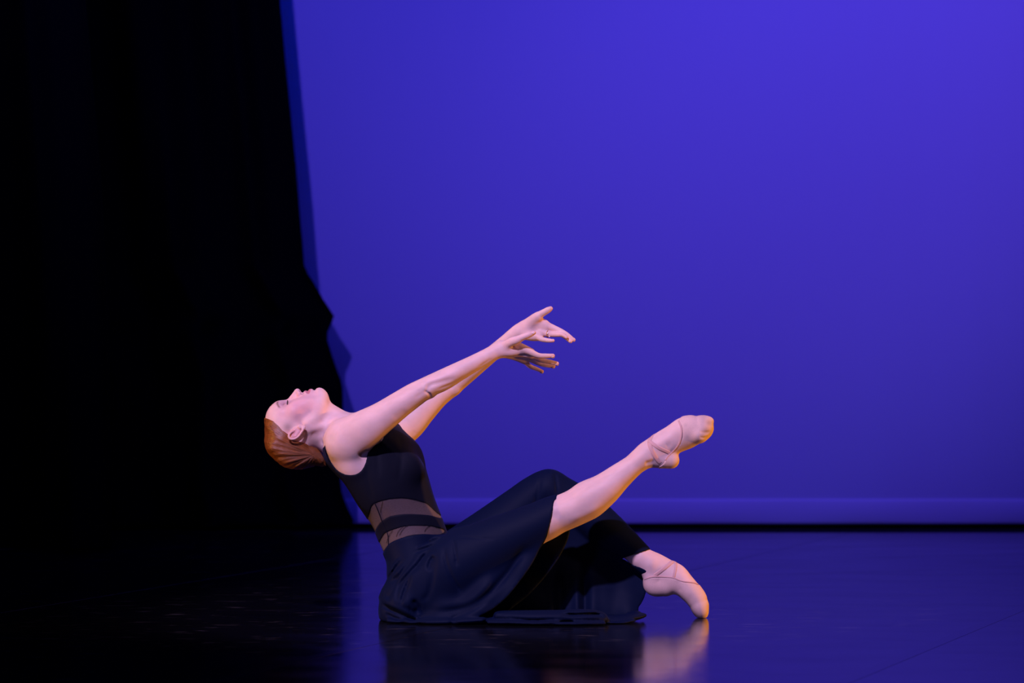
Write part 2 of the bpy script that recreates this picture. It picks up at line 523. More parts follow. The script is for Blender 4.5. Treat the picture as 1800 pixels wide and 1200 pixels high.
def surface_net(field, h, B=12, lo=None, hi=None, name=''):
    t0 = time.time()
    l, u = field.bounds()
    if lo is not None: l = np.maximum(l, lo)
    if hi is not None: u = np.minimum(u, hi)
    nb = np.ceil((u - l) / (h * B)).astype(int) + 1
    Nn = nb * B + 4
    gi, gj, gk = np.meshgrid(*[np.arange(k) for k in nb], indexing='ij')
    blocks = np.stack([gi.ravel(), gj.ravel(), gk.ravel()], 1)
    cent = l + (blocks + 0.5) * (B * h)
    br = B * h * 0.5 * math.sqrt(3)
    dc = np.concatenate([field.ev(cent[i:i + 20000]) for i in range(0, len(cent), 20000)])
    keep = np.abs(dc) < br * 1.45 + 0.006
    blocks = blocks[keep]; cent = cent[keep]
    ax = np.arange(B + 1)
    L = np.stack([a.ravel() for a in np.meshgrid(ax, ax, ax, indexing='ij')], 1)
    key_mul = np.array([Nn[1] * Nn[2], Nn[2], 1], dtype=np.int64)
    cells, cverts, edges = [], [], []
    co = np.array([[i, j, k] for i in (0, 1) for j in (0, 1) for k in (0, 1)])
    ed = [(0, 4), (1, 5), (2, 6), (3, 7), (0, 2), (1, 3), (4, 6), (5, 7), (0, 1), (2, 3), (4, 5), (6, 7)]
    SB = 4                                   # skip the parts of a block that stay clear of the surface
    nsb = B // SB
    sbi = np.stack([a.ravel() for a in np.meshgrid(*[np.arange(nsb)] * 3, indexing='ij')], 1)
    sbc = (sbi + 0.5) * SB * h; sbr = SB * h * 0.5 * math.sqrt(3)
    member = np.zeros((len(sbi), B + 1, B + 1, B + 1), bool)
    for m_, (i, j, k) in enumerate(sbi):
        member[m_, i * SB:i * SB + SB + 1, j * SB:j * SB + SB + 1, k * SB:k * SB + SB + 1] = True
    member = member.reshape(len(sbi), -1)
    def work(args):
        b_, c = args
        dsb = field.ev(l + b_ * B * h + sbc, c, br)
        on = np.abs(dsb) < sbr * 1.5 + 0.004
        if not on.any(): return None
        need = member[on].any(0)
        pts = l + (b_ * B + L) * h
        sgn = np.where(dsb < 0, -1.0, 1.0)
        v = np.empty(len(pts))
        off_ = member[~on]
        for m_, s1 in zip(off_, sgn[~on]): v[m_] = s1
        v[need] = field.ev(pts[need], c, br)
        if v.min() > 0 or v.max() < 0: return None
        V = v.reshape(B + 1, B + 1, B + 1)
        s_ = V < 0
        cnt = sum(s_[i:i + B, j:j + B, k:k + B].astype(np.int8) for i, j, k in co)
        act = (cnt > 0) & (cnt < 8)
        ci = np.argwhere(act)
        if len(ci) == 0: return None
        val = np.stack([V[ci[:, 0] + i, ci[:, 1] + j, ci[:, 2] + k] for i, j, k in co], 1)
        acc = np.zeros((len(ci), 3)); n = np.zeros(len(ci))
        for a, bb in ed:
            va, vb = val[:, a], val[:, bb]
            m = (va < 0) != (vb < 0)
            t = np.where(m, va / np.where(m, va - vb, 1), 0)
            pt = co[a] + t[:, None] * (co[bb] - co[a])
            acc += pt * m[:, None]; n += m
        g = b_ * B + ci
        el = []
        for axn in range(3):
            sl0 = [slice(0, B)] * 3; sl1 = [slice(0, B)] * 3
            sl1[axn] = slice(1, B + 1)
            A, Bq = s_[tuple(sl0)], s_[tuple(sl1)]
            e = np.argwhere(A != Bq)
            if len(e):
                el.append(np.hstack([b_ * B + e, np.full((len(e), 1), axn), A[e[:, 0], e[:, 1], e[:, 2]][:, None].astype(int)]))
        return g @ key_mul, l + (g + acc / n[:, None]) * h, el
    for r_ in map(work, zip(blocks, cent)):
        if r_ is not None:
            cells.append(r_[0]); cverts.append(r_[1]); edges += r_[2]
    cells = np.concatenate(cells); cverts = np.concatenate(cverts); edges = np.concatenate(edges)
    o = np.argsort(cells); cells = cells[o]; cverts = cverts[o]
    faces = []
    miss = 0
    for axn in range(3):
        e = edges[edges[:, 3] == axn]
        b1, b2 = [(1, 2), (2, 0), (0, 1)][axn]
        quad = []
        for du, dv in ((0, 0), (1, 0), (1, 1), (0, 1)):
            q = e[:, :3].copy(); q[:, b1] -= du; q[:, b2] -= dv
            quad.append(q @ key_mul)
        quad = np.stack(quad, 1)
        ix = np.searchsorted(cells, quad); ix = np.minimum(ix, len(cells) - 1)
        ok = (cells[ix] == quad).all(1)
        miss += (~ok).sum()
        ix = ix[ok]; inside = e[ok, 4] == 1
        # orient outward
        ix[~inside] = ix[~inside][:, ::-1]
        faces.append(ix)
    faces = np.concatenate(faces)
    print('net', name, 'blocks', len(blocks), 'verts', len(cverts), 'faces', len(faces), 'missing', miss, 'sec %.1f' % (time.time() - t0))
    return cverts, faces

def relax(v, f, it=2, w_=0.5):
    for _ in range(it):
        acc = np.zeros_like(v); n = np.zeros(len(v))
        for a in range(4):
            for b_ in ((a + 1) % 4,):
                np.add.at(acc, f[:, a], v[f[:, b_]]); np.add.at(n, f[:, a], 1)
                np.add.at(acc, f[:, b_], v[f[:, a]]); np.add.at(n, f[:, b_], 1)
        v = v * (1 - w_) + w_ * acc / np.maximum(n, 1)[:, None]
    return v

def build(name, field, h, m, parent, it=2, **kw):
    v, f = surface_net(field, h, name=name, **kw)
    v = relax(v, f, it)
    return mesh_obj(name, v, f, m, parent), v

def ramp(x, pts):
    xs, ys = zip(*pts)
    return np.interp(x, xs, ys)

# ------------------------------------------------------------------ setting
def grid_faces(nu, nv):
    i = np.arange(nu - 1)[:, None] * nv + np.arange(nv - 1)[None]
    i = i.ravel()
    return np.stack([i, i + nv, i + nv + 1, i + 1], 1)

def sheet(name, xs, ys, zs, th, m, parent=None):
    """closed thin sheet from grids of x,y,z (nu,nv), thickness th along y"""
    nu, nv = xs.shape
    v = np.stack([xs, ys, zs], -1).reshape(-1, 3)
    v2 = v.copy(); v2[:, 1] += th
    f = grid_faces(nu, nv); n = nu * nv
    fs = [f, f[:, ::-1] + n]
    for line in (np.arange(nv), (nu - 1) * nv + np.arange(nv)[::-1], (np.arange(nu) * nv)[::-1], np.arange(nu) * nv + nv - 1):
        a, b_ = line[:-1], line[1:]
        fs.append(np.stack([a, b_, b_ + n, a + n], 1))
    return mesh_obj(name, np.vstack([v, v2]), np.vstack(fs), m, parent)

def box(name, lo, hi, m, parent=None):
    x0, y0, z0 = lo; x1, y1, z1 = hi
    v = [(x0, y0, z0), (x1, y0, z0), (x1, y1, z0), (x0, y1, z0), (x0, y0, z1), (x1, y0, z1), (x1, y1, z1), (x0, y1, z1)]
    f = [(0, 3, 2, 1), (4, 5, 6, 7), (0, 1, 5, 4), (1, 2, 6, 5), (2, 3, 7, 6), (3, 0, 4, 7)]
    return mesh_obj(name, v, f, m, parent, smooth=False)

floor = box('floor', (-7, -5.4, -0.30), (7, 6.2, -0.004), m_pitch); tag(floor, kind='structure')
wall_back = box('wall_back', (-7, 6.0, -0.3), (7, 6.2, 7.0), m_pitch); tag(wall_back, kind='structure')
wall_left = box('wall_left', (-7.2, -5.4, -0.3), (-7.0, 6.2, 7.0), m_pitch); tag(wall_left, kind='structure')
wall_right = box('wall_right', (7.0, -5.4, -0.3), (7.2, 6.2, 7.0), m_pitch); tag(wall_right, kind='structure')

# vinyl dance floor laid in rolls whose seams run at a slant; each roll is a part
vin = bpy.data.objects.new('dance_floor', None); vin.location = (0, 0, 0); link(vin)
tag(vin, 'glossy black scuffed vinyl dance floor mirroring the blue backdrop', 'dance floor', kind='structure')
DY0, DY1 = -5.0, 4.50
sl = 0.345
seams = [-5.9, -4.35, -2.8, -1.25 + 1.145, 1.40, 2.95, 4.5, 6.0]     # x of each seam at y = -0.94 ... spaced rolls
seams = [-0.43 + 1.55 * k for k in range(-5, 5)]
def seam_x(s0, y): return s0 + (y + 0.94) * sl
for a, b_ in zip(seams[:-1], seams[1:]):
    g = 0.0003
    v = []
    for z in (-0.0035, 0.0):
        for (s0, sg) in ((a, 1), (b_, -1)):
            for y in (DY0, DY1):
                v.append((min(6.6, max(-6.6, seam_x(s0, y) + sg * g)), y, z))
    f = [(0, 1, 3, 2), (4, 6, 7, 5), (0, 4, 5, 1), (2, 3, 7, 6), (0, 2, 6, 4), (1, 5, 7, 3)]
    mesh_obj('vinyl_roll', v, f, m_vinyl, vin, smooth=False)
for s0 in seams[1:-1]:
    v = []
    for z in (-0.0002, 0.0004):
        for dx in (-0.022, 0.022):
            for y in (DY0, DY1):
                v.append((min(6.6, max(-6.6, seam_x(s0, y) + dx)), y, z))
    f = [(0, 1, 3, 2), (4, 6, 7, 5), (0, 4, 5, 1), (2, 3, 7, 6), (0, 2, 6, 4), (1, 5, 7, 3)]
    mesh_obj('seam_tape', v, f, m_tape, vin, smooth=False)

# cyclorama cloth: gentle vertical drape, hem pocket along the bottom
YC = 4.95
nu, nv = 500, 60
U, Vv = np.meshgrid(np.linspace(-5.5, 5.5, nu), np.linspace(0, 1, nv), indexing='ij')
Z = 0.016 + Vv ** 1.4 * 5.4
wv = 0.0022 * np.sin(U * 7.1 + 1.3 * np.sin(Z * .9)) + 0.0012 * np.sin(U * 17.3 + Z * 0.8) + 0.0007 * np.sin(U * 41 + 2 * np.sin(Z))
wv = wv * np.clip(Z / 0.6, 0.15, 1) + 0.0035 * np.exp(-((U + 0.33) / 0.03) ** 2) * np.clip((Z - .9) / 1.0, 0, 1) * 0.5
cyc = sheet('backdrop', U, YC + wv, Z, 0.003, m_cyc)
tag(cyc, 'tall plain pale backdrop cloth lit deep blue and violet behind the dancer', 'backdrop')
zs = np.linspace(0.012, 0.125, 12)
U2, Z2 = np.meshgrid(np.linspace(-5.5, 5.5, 240), zs, indexing='ij')
t = (Z2 - 0.012) / 0.113
hem = sheet('hem_pocket', U2, YC - 0.004 - 0.008 * np.sin(np.pi * np.clip(t, 0, 1)) ** 0.7 * (0.9 + 0.2 * np.sin(U2 * 9)) , Z2, 0.002, m_hem, cyc)

# black leg curtains on the left, one behind the other
def curtain(label, ybase, edge, width, amp, freq, seed, ztop=6.0, zbot=0.015, edge_round=0.05):
    nu, nv = 360, 140
    t = np.linspace(0, 1, nu)[:, None]; z = zbot + (ztop - zbot) * np.linspace(0, 1, nv)[None] ** 1.3
    ez, ex = zip(*sorted((q[1], q[0]) for q in edge))
    xe = np.interp(z, ez, ex)
    w_ = t ** 1.15
    x = xe + (-5.6 - xe) * w_ if width is None else xe - width * w_
    ph = freq * (t * (5.6 + xe.mean() if width is None else width)) * 2 * np.pi
    env = np.clip(t / edge_round, 0.0, 1)
    y = ybase + amp * env * np.sin(ph + seed + 0.6 * np.sin(z * 1.7 + seed)) + 0.3 * amp * env * np.sin(2.3 * ph + z * 0.9)
    x = x + 0.25 * amp * env * np.cos(ph + seed)
    o = sheet('stage_curtain', x + 0 * z, y + 0 * z, z + 0 * t, 0.006, m_velour)
    return o, x, y, z

def edge_px(pts, y):
    return [(P(a, b_, y)[0], P(a, b_, y)[2]) for a, b_ in pts]
YL = 4.74
e1 = edge_px([(455, -420), (470, -250), (492, 0), (501, 100), (511, 200), (521, 300), (529, 400), (533, 440), (535, 472), (543, 484), (552, 497),
              (569, 528), (581, 545), (588, 557), (582, 570), (573, 590), (579, 610), (588, 638), (596, 660), (602, 673),
              (603, 717), (600, 780), (598, 847), (601, 866), (606, 880), (614, 899), (622, 914), (617, 928), (616, 940)], YL)
r, *_ = curtain('', YL, e1, None, 0.06, 2.2, 0.4)
tag(r, 'rearmost black curtain leg with a bunched jagged edge against the lit backdrop', 'curtain', group='black stage curtains on the left')
e2 = edge_px([(60, -500), (150, 0), (176, 300), (190, 560), (196, 900), (196, 1000)], 3.1)
r, *_ = curtain('', 3.1, e2, None, 0.07, 1.9, 1.4)
tag(r, 'black curtain leg in front of the other at the far left edge', 'curtain', group='black stage curtains on the left')
print('setting', time.time() - T0)

# ------------------------------------------------------------------ the dancer
person = bpy.data.objects.new('person', None)
person.location = (P(740, 1090)[0], 0.0, 0.0)
link(person)
tag(person, 'barefaced auburn-haired ballet dancer seated on the floor, leaning back in a long black dress', 'person')
person['label'] = 'dancer in a long black dress leaning back on the floor, arms and one leg raised'
PM = person.location.copy()

def adopt(o, parent=person):
    """keep world placement while parenting to the offset empty"""
    o.parent = parent
    if parent is person:
        o.location = (-PM.x, -PM.y, -PM.z)
    return o

def PL(rows):
    """rows of (px, py, y) -> world points"""
    return np.array([P(*r) for r in rows])

def limb(rows, side=(0, 1, 0), k=0.012, n=5):
    """rows (px, py, y, r_in_plane_px, r_side_px)"""
    pts = PL([r[:3] for r in rows])
    rad = np.array([[r[3], r[4] if len(r) > 4 else r[3]] for r in rows]) * S
    return Limb(pts, rad, side=side, k=k, n=n)

def yaw(deg): return (math.sin(math.radians(deg)), math.cos(math.radians(deg)), 0)

# ---- head frame
HY = 0.015
HO = P(523.3, 753.3, HY)
HF = unit([-0.276, 0, 0.961]); HU = unit([-0.961, 0, -0.276]); HX = np.array([0, -1.0, 0])
HR = np.stack([HX, HF, HU])
def H(x, y, z): return HO + x * HX + y * HF + z * HU
def HS(rows): return np.array([H(*r) for r in rows])
def Z1(zx, zy, y=HY): return P(440 + zx / 6.0, 660 + zy / 6.0, y)
def toH(p): return (p - HO) @ HR.T      # columns x(lateral), y(forward), z(up)

def hell(c, r, k=0.01, tilt=0.0):
    a = math.radians(tilt); cs, sn = math.cos(a), math.sin(a)
    R = np.stack([HX, cs * HF + sn * HU, -sn * HF + cs * HU])
    return Ell(H(*c), r, R, k)
def hlimb(rows, k=0.008, n=4, side=None):
    pts = HS([r[:3] for r in rows]); rad = np.array([[r[3], r[4] if len(r) > 4 else r[3]] for r in rows])
    return Limb(pts, rad, side=HX if side is None else side, k=k, n=n)

cranium = hell((0, -0.006, 0.028), (0.071, 0.098, 0.066), 0.01)
head_core = [cranium,
    hell((0, 0.046, 0.040), (0.056, 0.041, 0.040), 0.03),
    hell((0, 0.042, -0.018), (0.057, 0.044, 0.062), 0.03),            # mid face
    hell((0, 0.040, -0.050), (0.050, 0.045, 0.050), 0.03),            # lower face
    hell((0, 0.052, -0.060), (0.033, 0.0445, 0.034), 0.025),          # mouth barrel
    hlimb([(0.046, 0.008, -0.040, 0.016), (0.043, 0.020, -0.066, 0.015), (0.026, 0.058, -0.090, 0.015), (0.0, 0.072, -0.0935, 0.015)], 0.032),
    hlimb([(-0.046, 0.008, -0.040, 0.016), (-0.043, 0.020, -0.066, 0.015), (-0.026, 0.058, -0.090, 0.015), (0.0, 0.072, -0.0935, 0.015)], 0.032),
    hell((0, 0.035, -0.078), (0.036, 0.044, 0.026), 0.03),            # floor of the mouth
    hell((0.0, 0.0825, -0.0925), (0.018, 0.0175, 0.0145), 0.015)]     # chin
for sx in (1, -1):
    head_core.append(hell((sx * 0.045, 0.052, -0.006), (0.019, 0.020, 0.018), 0.035))    # cheekbone
    head_core.append(hell((sx * 0.034, 0.062, -0.038), (0.018, 0.019, 0.026), 0.035))    # cheek
    head_core.append(hlimb([(sx * 0.008, 0.0825, 0.034, 0.0065), (sx * 0.028, 0.078, 0.037, 0.0070), (sx * 0.047, 0.060, 0.031, 0.0060)], 0.022))  # brow ridge
face = []
for sx in (1, -1):
    face.append(Dent(H(sx * 0.031, 0.089, 0.012), 0.0125, 0.0070))                    # eye socket
    face.append(Dent(HS([(sx * 0.066, 0.048, 0.036)]), 0.020, 0.0022))  # temple
    face.append(Dent(HS([(sx * 0.050, 0.046, -0.036)]), 0.020, 0.0022))
    e = hell((sx * 0.031, 0.0715, 0.012), (0.0135, 0.0125, 0.0115), 0.004); face.append(e)   # closed lid over the eye
    face.append(Dent(HS([(sx * 0.019, 0.083, 0.0065), (sx * 0.031, 0.086, 0.0045), (sx * 0.043, 0.079, 0.0075)]), 0.0016, 0.0016))   # lash line
    face.append(Dent(HS([(sx * 0.019, 0.082, 0.019), (sx * 0.031, 0.084, 0.0215), (sx * 0.044, 0.076, 0.018)]), 0.0022, 0.0016))     # lid crease
face += [
    hlimb([(0, 0.083, 0.020, 0.0065), (0, 0.0865, 0.004, 0.0062), (0, 0.0975, -0.014, 0.0066), (0, 0.1075, -0.0275, 0.0076)], 0.010),
    hell((0, 0.0900, -0.0200), (0.0105, 0.0120, 0.0160), 0.010),     # flanks of the nose
    hell((0, 0.1065, -0.0315), (0.0085, 0.0088, 0.0075), 0.006),     # tip
    hlimb([(0, 0.101, -0.036, 0.0045), (0, 0.0945, -0.0425, 0.0055), (0, 0.0955, -0.0500, 0.0060)], 0.008)]
for sx in (1, -1):
    face.append(hell((sx * 0.0108, 0.0965, -0.0330), (0.0062, 0.0100, 0.0070), 0.007, -12))
for sx in (1, -1):
    face.append(Dent(HS([(sx * 0.0066, 0.1035, -0.0395), (sx * 0.0078, 0.0965, -0.0405)]), 0.0026, 0.0062, taper=False))   # nostril
    face.append(Dent(HS([(sx * 0.0165, 0.094, -0.028), (sx * 0.0175, 0.088, -0.036), (sx * 0.024, 0.080, -0.050)]), 0.0028, 0.0016))  # nasolabial
face += [
    hlimb([(-0.023, 0.078, -0.0560, 0.0030), (-0.010, 0.0945, -0.0535, 0.0058), (0, 0.0965, -0.0535, 0.0060), (0.010, 0.0945, -0.0535, 0.0058), (0.023, 0.078, -0.0560, 0.0030)], 0.009, side=HU),
    hlimb([(-0.021, 0.078, -0.0600, 0.0030), (-0.009, 0.0930, -0.0680, 0.0066), (0, 0.0965, -0.0690, 0.0076), (0.009, 0.0930, -0.0680, 0.0066), (0.021, 0.078, -0.0600, 0.0030)], 0.010, side=HU),
    Dent(HS([(-0.025, 0.080, -0.0580), (-0.011, 0.100, -0.0592), (0, 0.1020, -0.0597), (0.011, 0.100, -0.0592), (0.025, 0.080, -0.0580)]), 0.0017, 0.0036),
    Dent(HS([(0, 0.100, -0.044), (0, 0.101, -0.049)]), 0.0028, 0.0012, taper=False),
    Dent(HS([(-0.012, 0.097, -0.0800), (0.012, 0.097, -0.0800)]), 0.0045, 0.0015)]
ears = []
for sx in (1, -1):
    yy = HY - sx * 0.074
    Q = lambda zx, zy, dy=0.0: Z1(zx, zy, HY - sx * (0.074 + dy))
    ears.append(Limb(np.array([Q(535, 545, -.006), Q(500, 580, -.003), Q(460, 618, .001), Q(440, 640, .003)]), np.array([[.010, .008], [.014, .008], [.014, .008], [.011, .007]]), k=0.004))
    ears.append(Limb(np.array([Q(482, 575, .003), Q(440, 592, .010), Q(408, 625, .014), Q(410, 655, .015), Q(445, 670, .015), Q(492, 652, .013), Q(530, 610, .009), Q(560, 560, .005)]),
                     np.array([.0030, .0034, .0036, .0036, .0036, .0034, .0034, .0040]), k=0.003))
    ears.append(Limb(np.array([Q(556, 552, .003), Q(566, 537, .002)]), np.array([[.0075, .004], [.007, .004]]), k=0.004))     # lobe
    ears.append(Limb(np.array([Q(514, 540, .003), Q(522, 556, .004)]), np.array([.0042, .0035]), k=0.003))                    # tragus
    ears.append(Dent(np.array([Q(495, 565, .006), Q(478, 592, .007), Q(470, 615, .008)]), 0.0042, 0.0040, taper=False))            # concha
    ears.append(Dent(np.array([Q(430, 605, .010), Q(425, 640, .011), Q(455, 655, .011)]), 0.0022, 0.0012))

neck = [limb([(640, 782, 0.012, 46, 52), (606, 765, 0.012, 36, 38), (578, 753, 0.014, 34, 31), (556, 752, 0.015, 33, 30), (534, 760, 0.015, 33, 31)], k=0.022),
        limb([(560, 764, 0.012, 22, 24), (584, 786, 0.008, 18, 26), (596, 800, 0.005, 18, 30)], k=0.02),
        limb([(552, 712, 0.014, 14, 16), (575, 722, 0.014, 15, 17), (598, 739, 0.012, 16, 20)], k=0.03)]
neck_detail = [
    Limb(np.array([Z1(540, 600, -0.030), Z1(640, 560, -0.034), Z1(800, 520, -0.030), Z1(960, 480, -0.02)]), np.array([.008, .0095, .009, .006]), k=0.02),
    Dent(np.array([Z1(720, 470, -0.04), Z1(800, 500, -0.04), Z1(900, 495, -0.04)]), 0.009, 0.0022),
    Dent(np.array([Z1(640, 620, -0.04), Z1(720, 660, -0.04)]), 0.010, 0.003),
    Dent(np.array([Z1(770, 640, -0.03), Z1(755, 690, -0.03), Z1(775, 730, -0.03)]), 0.004, 0.002),
    Dent(np.array([Z1(800, 640, -0.03), Z1(785, 680, -0.03)]), 0.003, 0.0015)]

# ---- torso
tw = [(628, 758, 0.005, 33, 54), (645, 779, 0.0, 54, 77), (672, 818, -0.002, 62, 84), (686, 850, -0.002, 62, 82), (708, 898, 0, 56, 70), (722, 932, 0, 56, 68),
      (736, 968, 0, 54, 78), (744, 1000, 0, 52, 88), (748, 1028, 0, 50, 86), (750, 1040, 0, 42, 76)]
tsd = [yaw(30), yaw(30), yaw(28), yaw(26), yaw(24), yaw(20), yaw(14), yaw(10), yaw(8), yaw(8)]
torso_core = [Limb(PL([r[:3] for r in tw]), np.array([[r[3], r[4]] for r in tw]) * S, side=tsd, k=0.02, n=5),
    limb([(594, 752, 0.0, 20, 20), (600, 762, -0.06, 24, 24), (608, 772, -0.115, 34, 30)], k=0.03),        # near shoulder girdle
    limb([(604, 752, 0.02, 20, 20), (640, 757, 0.07, 21, 22), (678, 769, 0.115, 32, 30)], k=0.03),         # far shoulder girdle
    Ell(P(712, 826, -0.055), (0.046, 0.050, 0.050), k=0.04), Ell(P(714, 806, 0.060), (0.042, 0.050, 0.054), k=0.04),
    limb([(588, 772, -0.050, 20, 20), (596, 796, -0.068, 26, 24), (612, 812, -0.075, 28, 24)], k=0.02),     # shoulder blade
    limb([(590, 776, 0.060, 20, 20), (600, 800, 0.075, 26, 24)], k=0.02),
    limb([(606, 792, -0.098, 30, 28), (622, 812, -0.100, 32, 30), (638, 836, -0.088, 32, 27), (660, 870, -0.07, 28, 24)], k=0.03)]      # near side of the back
hips = [Ell(P(716, 1048, -0.070), (0.070, 0.078, 0.072), k=0.03), Ell(P(716, 1048, 0.070), (0.070, 0.078, 0.072), k=0.03)]

# ---- arms
near_arm = [
    Ell(P(608, 774, -0.128), (0.062, 0.046, 0.062), k=0.03),
    limb([(612, 772, -0.132, 38, 27), (642, 753, -0.150, 33, 27), (672, 733, -0.158, 27, 25), (700, 713, -0.163, 23.5, 23), (728, 694, -0.166, 21, 21),
          (752, 680, -0.166, 18.5, 20), (778, 668, -0.162, 18.5, 19), (806, 653, -0.156, 16.5, 18), (834, 638, -0.148, 14.5, 16), (860, 624, -0.140, 13.5, 13.5), (882, 612, -0.134, 14.5, 12)], k=0.02),
    limb([(630, 770, -0.125, 22, 16), (650, 768, -0.11, 16, 14), (664, 772, -0.08, 12, 12)], k=0.02)]
near_arm_d = [
    Dent(PL([(749, 688, -0.195), (754, 692, -0.19), (757, 698, -0.18)]), 0.0038, 0.0050, taper=False),
    Dent(PL([(766, 684, -0.19), (795, 676, -0.185), (822, 662, -0.18), (845, 648, -0.17)]), 0.0055, 0.0034),
    Dent(PL([(728, 700, -0.2), (744, 690, -0.2), (760, 678, -0.2)]), 0.005, 0.0018),
    Ell(P(756, 692, -0.168), (0.014, 0.013, 0.012), k=0.016),                                               # point of the elbow
    Dent(PL([(748, 684, -0.195), (756, 677, -0.195), (772, 672, -0.195), (800, 664, -0.19)]), 0.007, 0.0042),
    Dent(PL([(760, 672, -0.195), (790, 660, -0.19), (815, 650, -0.18)]), 0.012, -0.0020),
    Dent(PL([(733, 690, -0.2), (745, 683, -0.2)]), 0.007, 0.0010),
    Dent(PL([(690, 735, -0.19), (715, 720, -0.19)]), 0.014, 0.0014),
    Dent(PL([(660, 722, -0.18), (680, 712, -0.185)]), 0.012, -0.0025),
    Dent(PL([(630, 800, -0.15), (648, 788, -0.15)]), 0.010, 0.010),
    Dent(PL([(600, 745, -0.16), (580, 780, -0.16)]), 0.012, 0.002),
    Dent(PL([(838, 645, -0.165), (866, 630, -0.16)]), 0.005, 0.0015)]
far_arm = [
    Ell(P(690, 766, 0.128), (0.050, 0.046, 0.055), k=0.012),
    limb([(690, 768, 0.130, 30, 27), (718, 744, 0.150, 30, 26), (742, 720, 0.165, 26, 25), (768, 697, 0.180, 21, 22), (792, 680, 0.190, 18, 20),
          (812, 664, 0.188, 17, 18), (836, 645, 0.176, 15.5, 17), (862, 624, 0.160, 14, 15), (888, 602, 0.142, 13, 12), (908, 585, 0.129, 13, 11), (922, 577, 0.126, 13, 10)], k=0.02)]
far_arm_d = [
    Ell(P(800, 686, 0.180), (0.013, 0.013, 0.011), k=0.02),
    Dent(PL([(794, 682, 0.155), (802, 676, 0.155), (807, 684, 0.155), (801, 690, 0.16)]), 0.0028, 0.0034, taper=False),
    Dent(PL([(718, 765, 0.12), (728, 755, 0.12)]), 0.008, 0.003)]

# ---- hands
def Z2(zx, zy, y): return P(840 + zx / 7.5, 520 + zy / 7.5, y)
def fing(rows, rad, k=0.004, n=3):
    return Limb(np.array([Z2(*r) for r in rows]), np.array(rad) * S * 0.93, k=k, n=n)
near_hand = [
    Limb(np.array([Z2(300, 700, -.134), Z2(420, 700, -.132), Z2(560, 715, -.128), Z2(690, 760, -.122)]), np.array([[15, 11], [15, 11], [12, 12], [9, 11]]) * S, side=(0, .8, -.6), k=0.010),
    Limb(np.array([Z2(330, 740, -.125), Z2(480, 775, -.108), Z2(630, 845, -.092)]), np.array([[10, 9], [9, 10], [7, 9]]) * S, side=(0, .8, -.6), k=0.012),
    fing([(380, 640, -.146), (460, 600, -.160), (530, 575, -.168)], [8.5, 8.5, 7.2], 0.012),
    fing([(500, 590, -.166), (580, 548, -.172), (650, 520, -.175), (700, 500, -.175), (738, 484, -.174)], [7.0, 6.4, 5.9, 5.4, 4.2], 0.005),
    fing([(560, 670, -.140), (690, 738, -.140), (800, 786, -.138), (900, 790, -.134), (990, 788, -.128)], [7.5, 6.4, 5.2, 4.6, 3.9], 0.007),
    fing([(560, 720, -.128), (690, 782, -.122), (830, 842, -.118), (950, 868, -.112), (1045, 890, -.104)], [6.5, 6.0, 4.9, 4.5, 3.8], 0.006),
    fing([(560, 750, -.112), (670, 820, -.102), (800, 885, -.096), (900, 912, -.092), (1000, 925, -.086)], [6.0, 5.4, 4.6, 4.2, 3.6], 0.006),
    fing([(540, 790, -.100), (630, 870, -.084), (690, 928, -.080), (770, 960, -.076), (850, 995, -.072)], [5.5, 4.8, 4.2, 3.8, 3.2], 0.006)]
near_hand_d = [
    Dent(np.array([Z2(300, 790, -.14), Z2(420, 790, -.14), Z2(570, 775, -.14), Z2(700, 800, -.14)]), 0.0032, 0.0042),
    Dent(np.array([Z2(480, 600, -.155), Z2(545, 612, -.15)]), 0.004, 0.003),
    Dent(np.array([Z2(340, 700, -.16), Z2(460, 690, -.15), Z2(640, 730, -.15)]), 0.006, -0.0014),
    Dent(np.array([Z2(420, 660, -.155), Z2(520, 660, -.15)]), 0.006, 0.0016)]
far_hand = [
    Limb(np.array([Z2(560, 470, .130), Z2(680, 425, .122), Z2(770, 410, .118), Z2(890, 415, .113)]), np.array([[12, 10], [17, 10], [18, 9], [14, 8]]) * S, side=(0, 1, .2), k=0.018),
    Limb(np.array([Z2(640, 500, .120), Z2(720, 520, .114), Z2(810, 535, .108)]), np.array([[11, 10], [10, 10], [8, 8]]) * S, side=(0, 1, .2), k=0.012),
    Limb(np.array([Z2(650, 400, .120), Z2(720, 325, .110), Z2(790, 275, .100)]), np.array([9, 9, 8.5]) * S, k=0.018),
    fing([(750, 290, .104), (820, 245, .097), (880, 210, .092), (925, 185, .088), (958, 166, .086)], [8.0, 6.9, 6.3, 6.0, 4.6], 0.006),
    fing([(860, 370, .112), (985, 420, .106), (1110, 475, .098), (1190, 525, .090), (1262, 582, .082)], [8.0, 6.4, 5.4, 4.7, 3.6], 0.006),
    fing([(850, 420, .116), (970, 455, .114), (1085, 495, .100), (1165, 545, .086), (1222, 600, .076)], [7.5, 6.2, 5.3, 4.6, 3.6], 0.004),
    fing([(820, 470, .110), (930, 500, .104), (1040, 508, .092), (1120, 512, .078), (1170, 545, .068)], [7.0, 5.8, 4.8, 4.3, 3.5], 0.004),
    fing([(770, 520, .104), (830, 565, .096), (900, 582, .088), (950, 588, .082), (990, 590, .078)], [6.0, 5.2, 4.4, 3.9, 3.2], 0.004)]
far_hand_d = [
    Dent(np.array([Z2(690, 400, .09), Z2(760, 400, .09), Z2(870, 370, .09)]), 0.004, 0.0018),
    Dent(np.array([Z2(770, 300, .08), Z2(840, 300, .08)]), 0.004, 0.0015),
    Dent(np.array([Z2(760, 450, .095)]), 0.010, 0.004),
    Dent(np.array([Z2(600, 350, .10), Z2(590, 470, .10)]), 0.003, 0.0012)]

